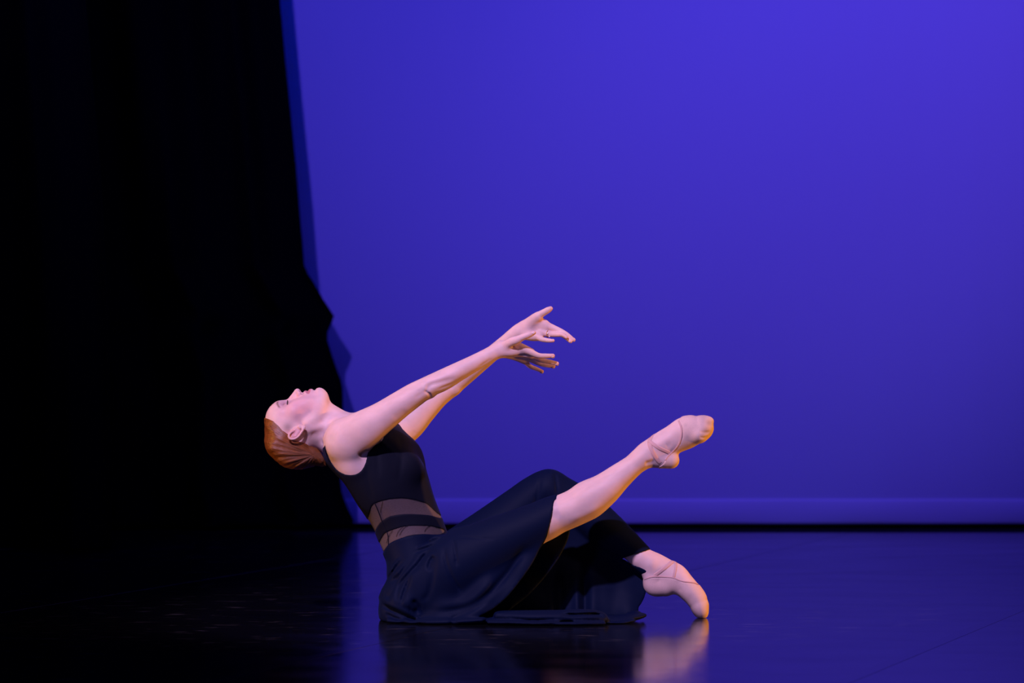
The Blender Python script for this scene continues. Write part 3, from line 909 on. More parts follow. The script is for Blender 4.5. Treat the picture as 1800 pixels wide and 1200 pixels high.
# ---- legs
near_leg = [
    limb([(752, 1034, -0.080, 46, 44), (800, 1004, -0.100, 45, 42), (860, 970, -0.115, 40, 39), (920, 936, -0.124, 35, 34), (958, 914, -0.128, 33, 32)], k=0.03),
    limb([(958, 913, -0.128, 34, 33), (984, 903, -0.130, 32, 31), (1012, 891, -0.130, 32, 33), (1036, 877, -0.130, 33.5, 34), (1062, 860, -0.130, 28.5, 31), (1088, 838, -0.130, 23, 25), (1114, 817, -0.130, 19, 21), (1136, 799, -0.130, 19.5, 19)], k=0.02)]
near_leg_d = [
    Dent(PL([(965, 905, -0.19), (985, 905, -0.19)]), 0.012, 0.003),
    Dent(PL([(1060, 850, -0.185), (1095, 828, -0.175), (1118, 812, -0.165)]), 0.012, 0.0022),
    Dent(PL([(1000, 915, -0.185), (1030, 905, -0.185), (1060, 885, -0.18)]), 0.014, -0.002)]
def Z5(zx, zy, y): return P(1080 + zx / 7.5, 700 + zy / 7.5, y)
def axis_ell(a, b_, w_, dy, dz, k):
    """ellipsoid whose long axis runs a->b; dz in-plane half width, dy depth half width"""
    T = unit(b_ - a); Sx = unit(np.array([0, 1.0, 0]) - T[1] * T); N = np.cross(T, Sx)
    return Ell(0.5 * (a + b_), (np.linalg.norm(b_ - a) / 2 + w_, dy, dz), np.stack([T, Sx, N]), k)
near_foot = [
    Limb(np.array([Z5(350, 800, -.13), Z5(470, 705, -.13), Z5(640, 605, -.13), Z5(790, 530, -.13), Z5(930, 455, -.13), Z5(1040, 410, -.13), Z5(1110, 395, -.13)]),
         np.array([[17, 18], [20.5, 18], [23, 18], [25, 19], [27.5, 22], [25, 23], [19, 20]]) * S, k=0.02),
    axis_ell(Z5(1010, 420, -.13), Z5(1296, 355, -.13), 0.0, 23 * S, 20 * S, 0.016),
    axis_ell(Z5(1000, 470, -.145), Z5(1220, 490, -.145), 0.0, 18 * S, 14 * S, 0.016),
    axis_ell(Z5(1020, 330, -.13), Z5(1300, 290, -.13), 0.0, 14 * S, 9 * S, 0.012),
    Limb(np.array([Z5(520, 790, -.13), Z5(640, 805, -.13), Z5(745, 815, -.13)]), np.array([[12.5, 14], [14, 15], [13.5, 14]]) * S, k=0.022),
    Limb(np.array([Z5(330, 800, -.13), Z5(430, 830, -.13), Z5(560, 850, -.13)]), np.array([[12, 9], [8, 7], [7, 8]]) * S, k=0.02),    # achilles
    Ell(Z5(440, 790, -.146), (0.012, 0.010, 0.012), k=0.02)]                                                 # ankle bone
near_foot_d = [
    Dent(np.array([Z5(1120, 440, -.175), Z5(1200, 450, -.17), Z5(1280, 440, -.16)]), 0.004, 0.0022),
    Dent(np.array([Z5(1110, 500, -.175), Z5(1180, 520, -.17), Z5(1240, 510, -.16)]), 0.004, 0.0022),
    Dent(np.array([Z5(1060, 570, -.17), Z5(1120, 590, -.17), Z5(1170, 580, -.16)]), 0.004, 0.0016),
    Dent(np.array([Z5(1130, 330, -.165), Z5(1200, 330, -.16), Z5(1260, 330, -.15)]), 0.005, 0.0016),
    Dent(np.array([Z5(1120, 235, -.13)]), 0.012, 0.0010),
    Dent(np.array([Z5(400, 860, -.16), Z5(470, 850, -.16), Z5(540, 830, -.16)]), 0.007, 0.0045),
    Dent(np.array([Z5(680, 640, -.165), Z5(760, 610, -.165)]), 0.008, 0.0025),
    Dent(np.array([Z5(560, 640, -.17), Z5(640, 560, -.17), Z5(760, 480, -.17)]), 0.012, -0.002),
    Dent(np.array([Z5(780, 740, -.165), Z5(900, 690, -.165), Z5(1000, 650, -.165)]), 0.010, 0.0030)]
far_leg = [
    limb([(752, 1030, 0.085, 46, 46), (800, 990, 0.100, 44, 44), (860, 942, 0.108, 40, 40), (920, 892, 0.110, 33, 33), (962, 862, 0.110, 29, 29)], k=0.03),
    limb([(962, 862, 0.110, 29, 29), (990, 875, 0.108, 28, 29), (1024, 895, 0.100, 30, 31), (1058, 920, 0.090, 28, 30), (1092, 948, 0.075, 23, 24), (1122, 976, 0.058, 19.5, 19), (1142, 993, 0.050, 19, 18)], k=0.02)]
def Z6(zx, zy, y): return P(1060 + zx / 6.317, 930 + zy / 6.317, y)
far_foot = [
    Limb(np.array([Z6(430, 330, .053), Z6(560, 400, .05), Z6(690, 480, .047), Z6(800, 540, .043), Z6(900, 620, .040), Z6(985, 705, .036), Z6(1045, 780, .033), Z6(1075, 830, .031)]),
         np.array([[19, 18], [23, 18], [24.5, 18], [25, 19], [20.5, 20], [18.5, 21], [17.0, 20], [14, 17]]) * S, k=0.02),
    axis_ell(Z6(1010, 730, .033), Z6(1128, 985, .030), 0.0, 20 * S, 13.5 * S, 0.014),
    axis_ell(Z6(1020, 760, .040), Z6(1085, 975, .040), 0.0, 14 * S, 10 * S, 0.010),
    Limb(np.array([Z6(545, 545, .046), Z6(570, 625, .045), Z6(690, 645, .044)]), np.array([[15, 15], [17, 16], [14.5, 15]]) * S, k=0.03),
    Ell(Z6(540, 400, .030), (0.012, 0.010, 0.013), k=0.02)]
far_foot_d = [
    Dent(np.array([Z6(450, 460, .03), Z6(500, 425, .025), Z6(545, 440, .02)]), 0.005, 0.0025),
    Dent(np.array([Z6(620, 690, .03), Z6(740, 660, .03), Z6(800, 700, .03)]), 0.007, 0.003),
    Dent(np.array([Z6(830, 560, .01), Z6(860, 700, .01)]), 0.006, 0.0015),
    Dent(np.array([Z6(600, 470, .01), Z6(680, 380, .01), Z6(760, 330, .01)]), 0.010, -0.0015)]

all_body = (torso_core + hips + neck + neck_detail + head_core + face + ears + near_arm + near_arm_d + far_arm + far_arm_d
            + near_hand + near_hand_d + far_hand + far_hand_d + near_leg + near_leg_d + near_foot + near_foot_d
            + far_leg + far_foot + far_foot_d)
def ground(p, d): return smax(d, -(p[:, 2] - 0.0008), 0.004)
Fbody = Field(all_body, post=ground)
H_BODY = globals().get('H_BODY', 0.0024)
body, bv = build('body', Fbody, H_BODY, m_skin, None, it=1)
adopt(body)

# skin tints: lips, blush, brow, knuckle redness
hh = toH(bv)
tint = np.tile(np.array([0.74, 0.50, 0.44]), (len(bv), 1))
def mixc(mask, c):
    global tint
    mask = np.clip(mask, 0, 1)[:, None]
    tint = tint * (1 - mask) + mask * np.array(c)
xx, yy, zz = np.abs(hh[:, 0]), hh[:, 1], hh[:, 2]
inhead = (yy > 0.02) & (zz > -0.13) & (zz < 0.09) & (xx < 0.08)
mixc(inhead * 0.75 * np.clip((yy - 0.02) / 0.03, 0, 1) * np.clip((0.05 - zz) / 0.02, 0, 1) * np.clip((zz + 0.095) / 0.02, 0, 1), (0.73, 0.43, 0.39))
mixc(inhead * 0.42 * np.exp(-(((yy - 0.06) / 0.036) ** 2 + ((zz + 0.026) / 0.034) ** 2)) * (xx > 0.015), (0.72, 0.32, 0.35))
lipz = -0.0600 - 0.0002
lip = inhead * (yy > 0.074) * np.clip((0.0245 - xx) / 0.003, 0, 1) * np.clip((0.0125 * (1 - (xx / 0.026) ** 2) - np.abs(zz + 0.0608)) / 0.0018, 0, 1)
mixc(lip * 0.85, (0.50, 0.16, 0.17))
brow = inhead * np.exp(-((zz - (0.0355 - 12.0 * (xx - 0.030) ** 2)) / 0.0032) ** 2) * np.clip((xx - 0.012) / 0.004, 0, 1) * np.clip((0.052 - xx) / 0.006, 0, 1) * (yy > 0.05)
mixc(brow * 0.9, (0.20, 0.09, 0.06))
lid = inhead * np.exp(-(((xx - 0.031) / 0.016) ** 2 + ((zz - 0.016) / 0.010) ** 2)) * (yy > 0.065)
mixc(lid * 0.75, (0.30, 0.16, 0.17))
liner = inhead * np.exp(-((zz - 0.0062) / 0.0018) ** 2) * np.clip((0.016 - np.abs(xx - 0.031)) / 0.003, 0, 1) * (yy > 0.068)
mixc(liner * 0.9, (0.03, 0.015, 0.015))
earm = np.exp(-(((yy + 0.010) / 0.022) ** 2 + ((zz - 0.008) / 0.03) ** 2)) * (xx > 0.070)
mixc(earm * 0.45, (0.78, 0.28, 0.26))
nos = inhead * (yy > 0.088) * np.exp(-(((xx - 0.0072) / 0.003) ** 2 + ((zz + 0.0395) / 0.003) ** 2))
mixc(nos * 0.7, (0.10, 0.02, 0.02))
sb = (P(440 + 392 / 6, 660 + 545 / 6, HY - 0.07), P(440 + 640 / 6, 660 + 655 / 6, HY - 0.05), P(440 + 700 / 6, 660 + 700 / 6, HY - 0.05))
for c_, s_, a_ in zip(sb, (0.016, 0.019, 0.014), (0.60, 0.45, 0.50)):  # sideburn and baby-hair tone, with the neck's shade below the ear painted in
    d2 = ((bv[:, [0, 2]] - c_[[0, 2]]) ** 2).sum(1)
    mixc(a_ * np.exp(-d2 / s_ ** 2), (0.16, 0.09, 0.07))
for tips in ([(990, 788, -.128), (1045, 890, -.104), (1000, 925, -.086), (850, 995, -.072), (738, 484, -.174),
              (958, 166, .086), (1262, 582, .082), (1170, 545, .068), (990, 590, .078)],):
    for t_ in tips:
        c = Z2(*t_); d2 = ((bv - c) ** 2).sum(1)
        mixc(0.5 * np.exp(-d2 / 0.012 ** 2), (0.74, 0.34, 0.28))
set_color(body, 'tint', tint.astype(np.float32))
print('body', time.time() - T0)

# ------------------------------------------------------------------ hair
hair_poly = PolyGrid([[Z1(a, b_)[0], Z1(a, b_)[2]] for a, b_ in
    [(130, 436), (200, 452), (260, 474), (315, 520), (352, 565), (392, 590), (420, 612), (440, 655), (470, 672), (520, 682), (580, 700), (650, 728), (715, 765), (742, 800),
     (770, 845), (800, 905), (800, 945), (760, 960), (690, 945), (640, 985), (570, 1020), (470, 1030), (380, 1010), (300, 985), (190, 860), (120, 700), (105, 560)]])
NAPE = Z1(690, 830, HY)
hair_prims = [hell((0, -0.006, 0.028), (0.071, 0.098, 0.066), 0.01), hell((0, 0.050, 0.045), (0.058, 0.043, 0.040), 0.02),
    Limb(np.array([Z1(300, 720), Z1(430, 800), Z1(560, 840), Z1(660, 850)]), np.array([[.040, .068], [.045, .066], [.039, .055], [.026, .036]]), k=0.02),
    Limb(np.array([Z1(620, 830), Z1(700, 850), Z1(770, 880), Z1(800, 900)]), np.array([[.034, .040], [.032, .038], [.028, .034], [.020, .026]]), k=0.016)]
def hair_post(p, d):
    q = poly_sdf(p[:, [0, 2]], hair_poly)
    th = np.clip(-q * 0.35, 0.0012, 0.0085)
    # strands converge on the nape: radial waves round it
    v = p - NAPE
    az = np.arctan2(v @ HX, v @ HF * 1.0 + 1e-9); el = np.arctan2(v @ HU, np.sqrt((v @ HX) ** 2 + (v @ HF) ** 2))
    rr = np.linalg.norm(v, axis=1)
    ang = np.arctan2(v[:, 2], v[:, 0])
    wv = 0.0009 * np.sin(ang * 46 + 3 * np.sin(v[:, 1] * 40)) + 0.0013 * np.sin(ang * 17 + v[:, 1] * 60 + rr * 10)
    d = d - th + wv * np.clip(-q / 0.02, 0, 1)
    return smax(d, q, 0.004)
Fh = Field(hair_prims, off=0.0, post=hair_post)
hair, hv = build('hair', Fh, 0.0021, m_hair, None, it=1)
adopt(hair)
v = hv - NAPE
ang = np.arctan2(v[:, 2], v[:, 0])
fl = np.stack([ang, np.linalg.norm(v, axis=1) * 4, v[:, 1] * 1.5], 1)
set_color(hair, 'flow', fl.astype(np.float32))

# loose strands at the nape
def tube_mesh(name, lines, rads, m, parent, seg=5):
    vs, fs = [], []
    for pts, r in zip(lines, rads):
        pts = np.asarray(pts); n = len(pts)
        T = unit(np.gradient(pts, axis=0)); a = unit(np.cross(T, [0.31, 0.2, 0.93])); b_ = np.cross(T, a)
        rr = np.asarray(r) if np.ndim(r) else np.full(n, r)
        th = np.arange(seg) * 2 * np.pi / seg
        ring = pts[:, None] + rr[:, None, None] * (np.cos(th)[None, :, None] * a[:, None] + np.sin(th)[None, :, None] * b_[:, None])
        o = sum(len(q) for q in vs)
        vs.append(ring.reshape(-1, 3))
        for i in range(n - 1):
            for j in range(seg):
                fs.append((o + i * seg + j, o + i * seg + (j + 1) % seg, o + (i + 1) * seg + (j + 1) % seg, o + (i + 1) * seg + j))
    return mesh_obj(name, np.vstack(vs), np.array(fs), m, parent)
rng = np.random.default_rng(4)
lines, rads = [], []
for i in range(16):
    a = rng.uniform(0, 1)
    st = Z1(560 + 150 * a, 760 + rng.uniform(-20, 150), HY - rng.uniform(-0.02, 0.02))
    mid = Z1(700 + rng.uniform(-30, 20), 840 + rng.uniform(-40, 40), HY + rng.uniform(-.035, .035))
    en = Z1(770 + rng.uniform(-60, 50), 930 + rng.uniform(-30, 50), HY + rng.uniform(-.03, .03))
    c = catmull([st, mid, en], 7)
    lines.append(c); rads.append(np.linspace(0.0008, 0.00025, len(c)))
st_ = tube_mesh('loose_strands', lines, rads, m_hair, None, 4); adopt(st_); st_['kind'] = 'stuff'
st_['label'] = 'loose wisps at the nape'
set_color(st_, 'flow', np.tile([0.3, 0.2, 0.1], (len(st_.data.vertices), 1)).astype(np.float32))
# eyelashes
for sx in (1, -1):
    lines, rads = [], []
    for i in range(22):
        u = i / 21
        x = sx * (0.0205 + 0.023 * u)
        a = H(x, 0.0838 - 0.0085 * (abs(u - .38) * 1.3) ** 2, 0.0060 + 0.001 * u)
        bpt = a + 0.0028 * HF - 0.0022 * HU + sx * HX * (u - .4) * 0.002
        cpt = a + 0.0070 * HF - 0.0022 * HU + sx * HX * (u - .4) * 0.005
        lines.append(catmull([a, bpt, cpt], 3)); rads.append(np.linspace(0.0008, 0.0003, 7))
    adopt(tube_mesh('eyelashes', lines, rads, m_lash, None, 3))
print('hair', time.time() - T0)

# ------------------------------------------------------------------ dress
def smp(pts, y): return PolyGrid(smooth_poly(pxpoly(pts, y), 4))
def spl(pts, y): return smooth_poly(pxpoly(pts, y), 4)
def Z4(zx, zy): return (560 + zx / 4.617, 740 + zy / 4.617)
# armholes: prisms running sideways out of the chest at each shoulder
arm_near = smp([(700, 700), (640, 700), (592, 738), (577, 762), (572, 783), (577, 804), (588, 822), (603, 832), (620, 834), (634, 828), (643, 812), (648, 790), (660, 768), (695, 740)], -0.13)
arm_far = smp([(640, 700), (690, 736), (704, 746), (712, 758), (722, 772), (732, 786), (800, 770), (800, 680), (700, 660)], 0.13)
neck_poly = smp([(500, 640), (640, 640), (655, 735), (640, 752), (616, 752), (596, 762), (580, 768), (566, 788), (500, 800)], 0.0)
dress_core = torso_core + hips[:0] + [near_arm[0], far_arm[0]]
BO = 0.0034
def bodice_clip(p, d):
    q = p[:, [0, 2]]
    an = np.maximum(poly_sdf(q, arm_near), p[:, 1] + 0.040)
    af = np.maximum(poly_sdf(q, arm_far), 0.055 - p[:, 1])
    nk = poly_sdf(q, neck_poly)
    d = smax(d, -an, 0.004); d = smax(d, -af, 0.004); d = smax(d, -nk, 0.004)
    return d
# waist line of the skirt and the two sheer bands, as outlines seen from the side
sheer_up = smp([Z4(*q) for q in [(458, 662), (550, 626), (640, 614), (730, 617), (850, 650), (900, 680), (945, 725), (1000, 785), (900, 752), (740, 737), (620, 747), (560, 770), (512, 806),
                                     (490, 835), (468, 872), (455, 905), (430, 870), (405, 800), (425, 740)]], 0.0)
sheer_lo = smp([Z4(*q) for q in [(560, 890), (640, 858), (700, 840), (780, 833), (900, 840), (960, 856), (1020, 882), (1000, 905), (920, 905), (850, 898), (760, 905), (700, 922), (640, 945), (590, 972),
                                     (555, 1010), (520, 1062), (500, 1050), (492, 1000), (520, 940)]], 0.0)
hem_top = smp([(600, 1120), (640, 1034), (668, 1010), (685, 992), (712, 975), (745, 965), (778, 958), (800, 950), (860, 930), (900, 1200), (600, 1200)], 0.0)
bod_wr = [Dent(PL([(745, 800, -.1), (752, 850, -.1), (765, 890, -.1)]), 0.010, -0.0035, planar=True, ymax=0.0),
          Dent(PL([(640, 800, -.1), (650, 850, -.1), (655, 880, -.1)]), 0.008, 0.0016, planar=True, ymax=0.0),
          Dent(PL([(700, 760, -.1), (706, 800, -.1), (700, 850, -.1)]), 0.008, 0.0016, planar=True, ymax=0.0),
          Dent(PL([(668, 765, -.1), (664, 800, -.1), (668, 840, -.1)]), 0.008, 0.0014, planar=True, ymax=0.0)]
def bod_post(p, d):
    d = bodice_clip(p, d)
    q = p[:, [0, 2]]
    d = smax(d, -poly_sdf(q, sheer_up), 0.004); d = smax(d, -poly_sdf(q, sheer_lo), 0.004)
    return smax(d, poly_sdf(q, hem_top) * -1.0 - 0.006, 0.002)
Fbod = Field(dress_core + bod_wr, off=BO, post=bod_post)
bodice, _ = build('dress_bodice', Fbod, 0.0026, m_jersey, None, it=2)
adopt(bodice)
bodice['label'] = 'sleeveless black dress bodice'
for nm, poly in (('sheer_panel', sheer_up), ('sheer_panel', sheer_lo)):
    def pst(p, d, poly=poly):
        return smax(bodice_clip(p, d), poly_sdf(p[:, [0, 2]], poly) - 0.003, 0.001)
    Fs = Field(dress_core, off=BO - 0.0016, post=pst)
    s_, _ = build(nm, Fs, 0.0028, m_mesh, None, it=1)
    s_.parent = bodice
    s_['label'] = 'translucent dark mesh band'
# seams crossing the sheer bands
def surf_y(px, py, fld, y0=-0.35, y1=0.1, n=400):
    ys = np.linspace(y0, y1, n)
    pts = np.array([P(px, py, y) for y in ys])
    d = fld.ev(pts)
    i = np.argmax(d < 0)
    return ys[i] if (d < 0).any() else 0.0
Fd0 = Field(dress_core, off=BO)
seam_lines = []
for line in ([(455, 662), (485, 730), (512, 806)], [(512, 806), (545, 880), (562, 930), (566, 1010)], [(520, 650), (508, 700), (500, 740)], [(735, 838), (690, 870), (655, 925)],
             [(690, 850), (650, 890), (630, 935)], [(905, 845), (875, 868), (860, 895)], [(600, 885), (570, 930), (550, 990)]):
    L = catmull([Z4(*q) for q in line], 6)
    seam_lines.append(np.array([P(a, b_, surf_y(a, b_, Fd0) - 0.0006) for a, b_ in L]))
for L_, r_ in zip(seam_lines, [0.0016, 0.0012, 0.0006, 0.0006, 0.0006, 0.0006, 0.0006]):
    sm = tube_mesh('seam', [L_], [r_], m_jersey, None, 5); sm.parent = bodice
print('bodice', time.time() - T0)

# ------------------------------------------------------------------ skirt
def ysurf(rows, p_=2.6):
    """smooth depth surface from scattered (px, py, y)"""
    c = np.array([[P(a, b_, y)[0], P(a, b_, y)[2]] for a, b_, y in rows]); yv = np.array([r[2] for r in rows])
    def f(x, z):
        w_ = 1.0 / (((x[:, None] - c[:, 0]) ** 2 + (z[:, None] - c[:, 1]) ** 2) + 2e-3) ** (p_ / 2)
        return (w_ * yv).sum(1) / w_.sum(1)
    return f

# panel falling from the raised near thigh to the floor
panel = spl([(700, 985), (760, 945), (800, 930), (850, 922), (900, 906), (940, 893), (974, 879), (970, 905), (962, 935), (950, 962), (936, 990), (916, 1018), (893, 1046),
                (868, 1068), (838, 1083), (800, 1092), (760, 1096), (720, 1096), (690, 1092), (676, 1070), (676, 1030)], -0.17)
ypn = ysurf([(680, 1060, -0.09), (690, 1020, -0.10), (720, 990, -0.125), (720, 1090, -0.165), (760, 960, -0.13), (760, 1030, -0.185), (800, 940, -0.11), (800, 1000, -0.185), (800, 1092, -0.21), (860, 925, -0.115), (860, 975, -0.180),
             (860, 1040, -0.205), (850, 1080, -0.215), (920, 900, -0.12), (920, 935, -0.172), (910, 1000, -0.195), (890, 1045, -0.205), (960, 885, -0.115), (962, 915, -0.172), (955, 950, -0.182)])
def yp(x, z):
    return ypn(x, z) + 0.004 * np.sin(x * 60 - z * 25)
# inner layer whose edge shows to the right of the panel
inner = spl([(900, 900), (960, 890), (1000, 912), (1001, 940), (990, 968), (975, 992), (955, 1018), (930, 1044), (905, 1064), (880, 1080), (840, 1084), (840, 1000)], -0.1)
yin_ = ysurf([(990, 935, -0.07), (960, 935, -0.09), (970, 990, -0.105), (930, 990, -0.08), (930, 1040, -0.13), (890, 1070, -0.15), (860, 1050, -0.08)])
def yin(x, z): return yin_(x, z)
# cloth hanging from the far shin to the floor
curt = spl([(880, 960), (960, 925), (1030, 915), (1082, 955), (1108, 976), (1128, 996), (1136, 1016), (1138, 1034), (1134, 1052), (1124, 1068), (1110, 1082), (1000, 1087), (880, 1090)], 0.0)
yc_ = ysurf([(1120, 1000, 0.088), (1134, 1012, 0.085), (1130, 1045, 0.04), (1100, 975, 0.095), (1085, 960, 0.09), (1110, 1080, 0.0), (1050, 960, 0.07), (1040, 1020, 0.045), (1030, 1080, 0.01), (980, 960, 0.08), (970, 1020, 0.05), (960, 1080, 0.01), (900, 1060, 0.02), (900, 980, 0.07)])
def fold(x, x0, s_, a): return a * np.exp(-((x - x0) / s_) ** 2)
def yc(x, z):
    px = x / 10.0 * FPX + 900
    y = yc_(x, z)
    dz = np.clip((0.17 - z) / 0.08, 0, 1)
    y = y + dz * (fold(px, 1028, 8, 0.022) + fold(px, 1016, 9, -0.014) + fold(px, 1042, 12, -0.008) + fold(px, 984, 8, 0.018) + fold(px, 970, 10, -0.010) + fold(px, 1064, 18, -0.010) + fold(px, 1104, 25, -0.012))
    return y
hem_near = spl([(500, 700), (900, 700), (985, 800), (980, 870), (974, 880), (970, 905), (962, 935), (950, 962), (936, 990), (916, 1018), (893, 1046), (868, 1068), (838, 1083), (800, 1130), (500, 1130)], -0.15)
sk = hips + [
    Limb(PL([(728, 1012, 0), (729, 1032, 0), (729, 1052, 0), (727, 1068, 0)]), np.array([[44, 88], [56, 99], [62, 105], [59, 99]]) * S, side=[yaw(10), yaw(9), yaw(8), yaw(8)], k=0.02),
    Limb(PL([(717, 920, 0), (728, 948, 0), (737, 970, 0), (745, 1000, 0), (750, 1030, 0)]), np.array([[59.5, 71], [58.5, 73], [59, 82], [62, 98], [63, 100]]) * S, side=[yaw(21), yaw(18), yaw(14), yaw(10), yaw(8)], k=0.02),
    limb([(690, 1072, -0.09, 21, 26), (690, 1073, 0.0, 21, 26), (700, 1071, 0.09, 21, 26)], k=0.02),
    Clipped(limb([(755, 1030, -0.085, 60, 56), (800, 998, -0.105, 62, 57), (850, 970, -0.115, 54, 52), (905, 942, -0.122, 45, 44), (945, 922, -0.126, 39, 39), (972, 908, -0.128, 36, 36), (990, 902, -0.128, 34.5, 35)], k=0.03), hem_near),
    limb([(752, 1030, 0.085, 60, 54), (800, 990, 0.100, 56, 52), (860, 942, 0.108, 49, 48), (915, 896, 0.110, 42, 42), (945, 872, 0.110, 39, 39), (966, 861, 0.110, 36, 37)], k=0.03),
    limb([(962, 862, 0.110, 36, 38), (996, 878, 0.108, 36, 37), (1028, 900, 0.100, 36, 37), (1058, 925, 0.090, 35, 36), (1092, 952, 0.075, 30, 30), (1124, 978, 0.058, 24, 24), (1140, 992, 0.052, 22, 22)], k=0.02),
    Slab(curt, yc, 0.022, k=0.012),
    Slab(inner, yin, 0.014, k=0.006),
    Slab(panel, yp, 0.130, k=0.02, grow=1.2)]
lap = [  # hem puddled on the floor
    limb([(820, 1090, -0.16, 6, 24), (850, 1089, -0.15, 7, 26), (885, 1088, -0.15, 7, 24)], k=0.01),
    limb([(875, 1081, -0.17, 8, 18), (920, 1083, -0.175, 10.5, 26), (975, 1083, -0.18, 11, 28), (1030, 1082, -0.175, 10.5, 26), (1056, 1084, -0.165, 9.5, 22), (1064, 1088, -0.16, 6, 16)], k=0.006),
    limb([(860, 1092, -0.20, 3.5, 22), (930, 1093, -0.21, 4, 26), (1010, 1094, -0.215, 4, 26), (1060, 1094, -0.20, 3.5, 20)], k=0.006),
    limb([(1050, 1088, -0.11, 6, 30), (1085, 1088, -0.10, 7, 32), (1112, 1084, -0.08, 6.5, 24), (1128, 1081, -0.06, 4.5, 14)], k=0.006),
    limb([(1104, 1079, -0.05, 3.5, 12), (1120, 1078, -0.05, 5, 16), (1130, 1083, -0.05, 3.5, 10)], k=0.004),
    limb([(1040, 1096, -0.17, 3, 18), (1080, 1095, -0.16, 3, 20), (1110, 1090, -0.13, 3, 16)], k=0.005),
    limb([(690, 1089, -0.12, 6, 24), (740, 1091, -0.15, 6.5, 30), (800, 1090, -0.17, 7.5, 32), (850, 1088, -0.18, 5, 24)], k=0.01)]
def Zs(zx, zy): return (640 + zx / 5.0, 940 + zy / 5.0, -0.1)     # from the close view of the skirt
def grv(pts, sig, amp, **kw): return Dent(PL([Zs(*q) for q in pts]), sig * 1.15 * S, amp, planar=True, ymax=-0.02, **kw)
folds = [
    grv([(720, 40), (620, 80), (520, 120), (430, 150), (330, 230), (250, 330), (200, 450), (170, 570)], 3.0, 0.0073),
    grv([(640, 110), (560, 150), (480, 250), (420, 310), (340, 400), (300, 480), (300, 600)], 3.4, 0.0105),
    grv([(700, 20), (560, 60), (440, 110), (360, 160), (300, 200)], 2.6, 0.0048),
    grv([(450, 160), (400, 230), (360, 290), (310, 360), (270, 430), (230, 520), (215, 580)], 3.0, 0.0096),
    grv([(300, 330), (260, 400), (225, 470), (200, 560)], 2.6, 0.0073),
    grv([(620, 170), (590, 220), (570, 300)], 3.4, 0.0096),
    grv([(420, 330), (380, 430), (350, 520), (320, 610)], 2.8, 0.0088),
    grv([(710, 90), (720, 200), (760, 320), (820, 430), (860, 490)], 3.0, 0.0048),
    grv([(780, 10), (800, 100), (815, 200), (820, 260)], 2.4, 0.0040),
    grv([(640, 130), (620, 260), (600, 400), (560, 520), (500, 560)], 4.5, 0.0040),
    grv([(520, 650), (700, 650), (860, 630), (980, 580), (1090, 500), (1180, 410), (1280, 300), (1360, 180), (1420, 60)], 5.5, 0.0081),
    grv([(620, 600), (780, 590), (920, 550), (1060, 450), (1160, 350)], 9.0, -0.0033),
    grv([(450, 580), (470, 620), (470, 650)], 4.5, 0.0129, taper=False),
    grv([(150, 600), (240, 650), (340, 690), (440, 730), (560, 765)], 3.0, 0.0096),
    grv([(160, 580), (260, 610), (360, 650), (460, 690), (530, 740)], 3.0, -0.0048),
    grv([(190, 680), (280, 720), (400, 760)], 3.0, 0.0073),
    grv([(760, 750), (790, 730), (830, 735)], 2.2, 0.0056),
    grv([(730, 755), (800, 700), (900, 660), (1000, 610), (1100, 550)], 3.2, 0.0048),
    grv([(400, 600), (420, 660), (480, 700), (540, 740)], 2.4, 0.0056),
    grv([(820, 0), (980, 10), (1150, 18)], 1.6, 0.0020),
    Dent(PL([(1062, 1083, -.17), (1046, 1078, -.17), (1010, 1079, -.17), (985, 1077, -.17)]), 2.6 * S, 0.010, planar=True, ymax=-0.08),
    Dent(PL([(985, 1075, -.17), (1015, 1072, -.17), (1045, 1074, -.17), (1060, 1081, -.17)]), 2.4 * S, -0.003, planar=True, ymax=-0.08),
    Dent(PL([(880, 1092, -.17), (940, 1096, -.17), (990, 1090, -.17), (1040, 1094, -.17)]), 1.8 * S, 0.005, planar=True, ymax=-0.08),
    Dent(PL([(890, 1082, -.17), (930, 1087, -.17), (980, 1085, -.17)]), 2.2 * S, 0.003, planar=True, ymax=-0.08),
    # far thigh: folds below the knee
    Dent(PL([(975, 830, .07), (978, 850, .07), (980, 870, .07)]), 3.0 * S, 0.004, planar=True, ymax=0.11, ymin=0.02),
    Dent(PL([(950, 840, .07), (945, 870, .07), (935, 900, .07)]), 4.0 * S, 0.003, planar=True, ymax=0.11, ymin=0.02),
    Dent(PL([(1040, 915, .07), (1060, 950, .07), (1080, 965, .07)]), 4.0 * S, 0.002, planar=True, ymax=0.06)]
hem_far = smp([(1164, 961), (1150, 963), (1130, 968), (1110, 974), (1092, 982), (1098, 984), (1108, 990), (1145, 1010), (1200, 1100), (1300, 1000), (1200, 900)], 0.06)
waist = smp([(500, 900), (655, 968), (664, 972), (676, 968), (686, 952), (712, 940), (745, 935), (779, 937), (790, 927), (800, 880), (800, 800), (500, 700)], 0)
torso_f = Field(torso_core[:1], off=0.006)
under = Field(torso_core[:1] + hips + [near_leg[0], far_leg[0]], off=0.0055)
under_clip = PolyGrid(hem_near)
def skirt_post(p, d):
    q = p[:, [0, 2]]
    u = smax(under.ev(p), poly_sdf(q, under_clip), 0.003)
    d = smin(d, u, 0.003)
    hf = poly_sdf(q, hem_far)
    d = smax(d, -hf, 0.003)
    wd = poly_sdf(q, waist)
    d = smax(d, -wd, 0.004)
    return smax(d, -(p[:, 2] - 0.0008), 0.004)
Fsk = Field(sk + lap + folds, off=0.0, post=skirt_post)
skirt, _ = build('skirt', Fsk, 0.0033, m_skirt, None, it=2)
adopt(skirt)
skirt['label'] = 'long black skirt draped over both legs'
print('skirt', time.time() - T0)

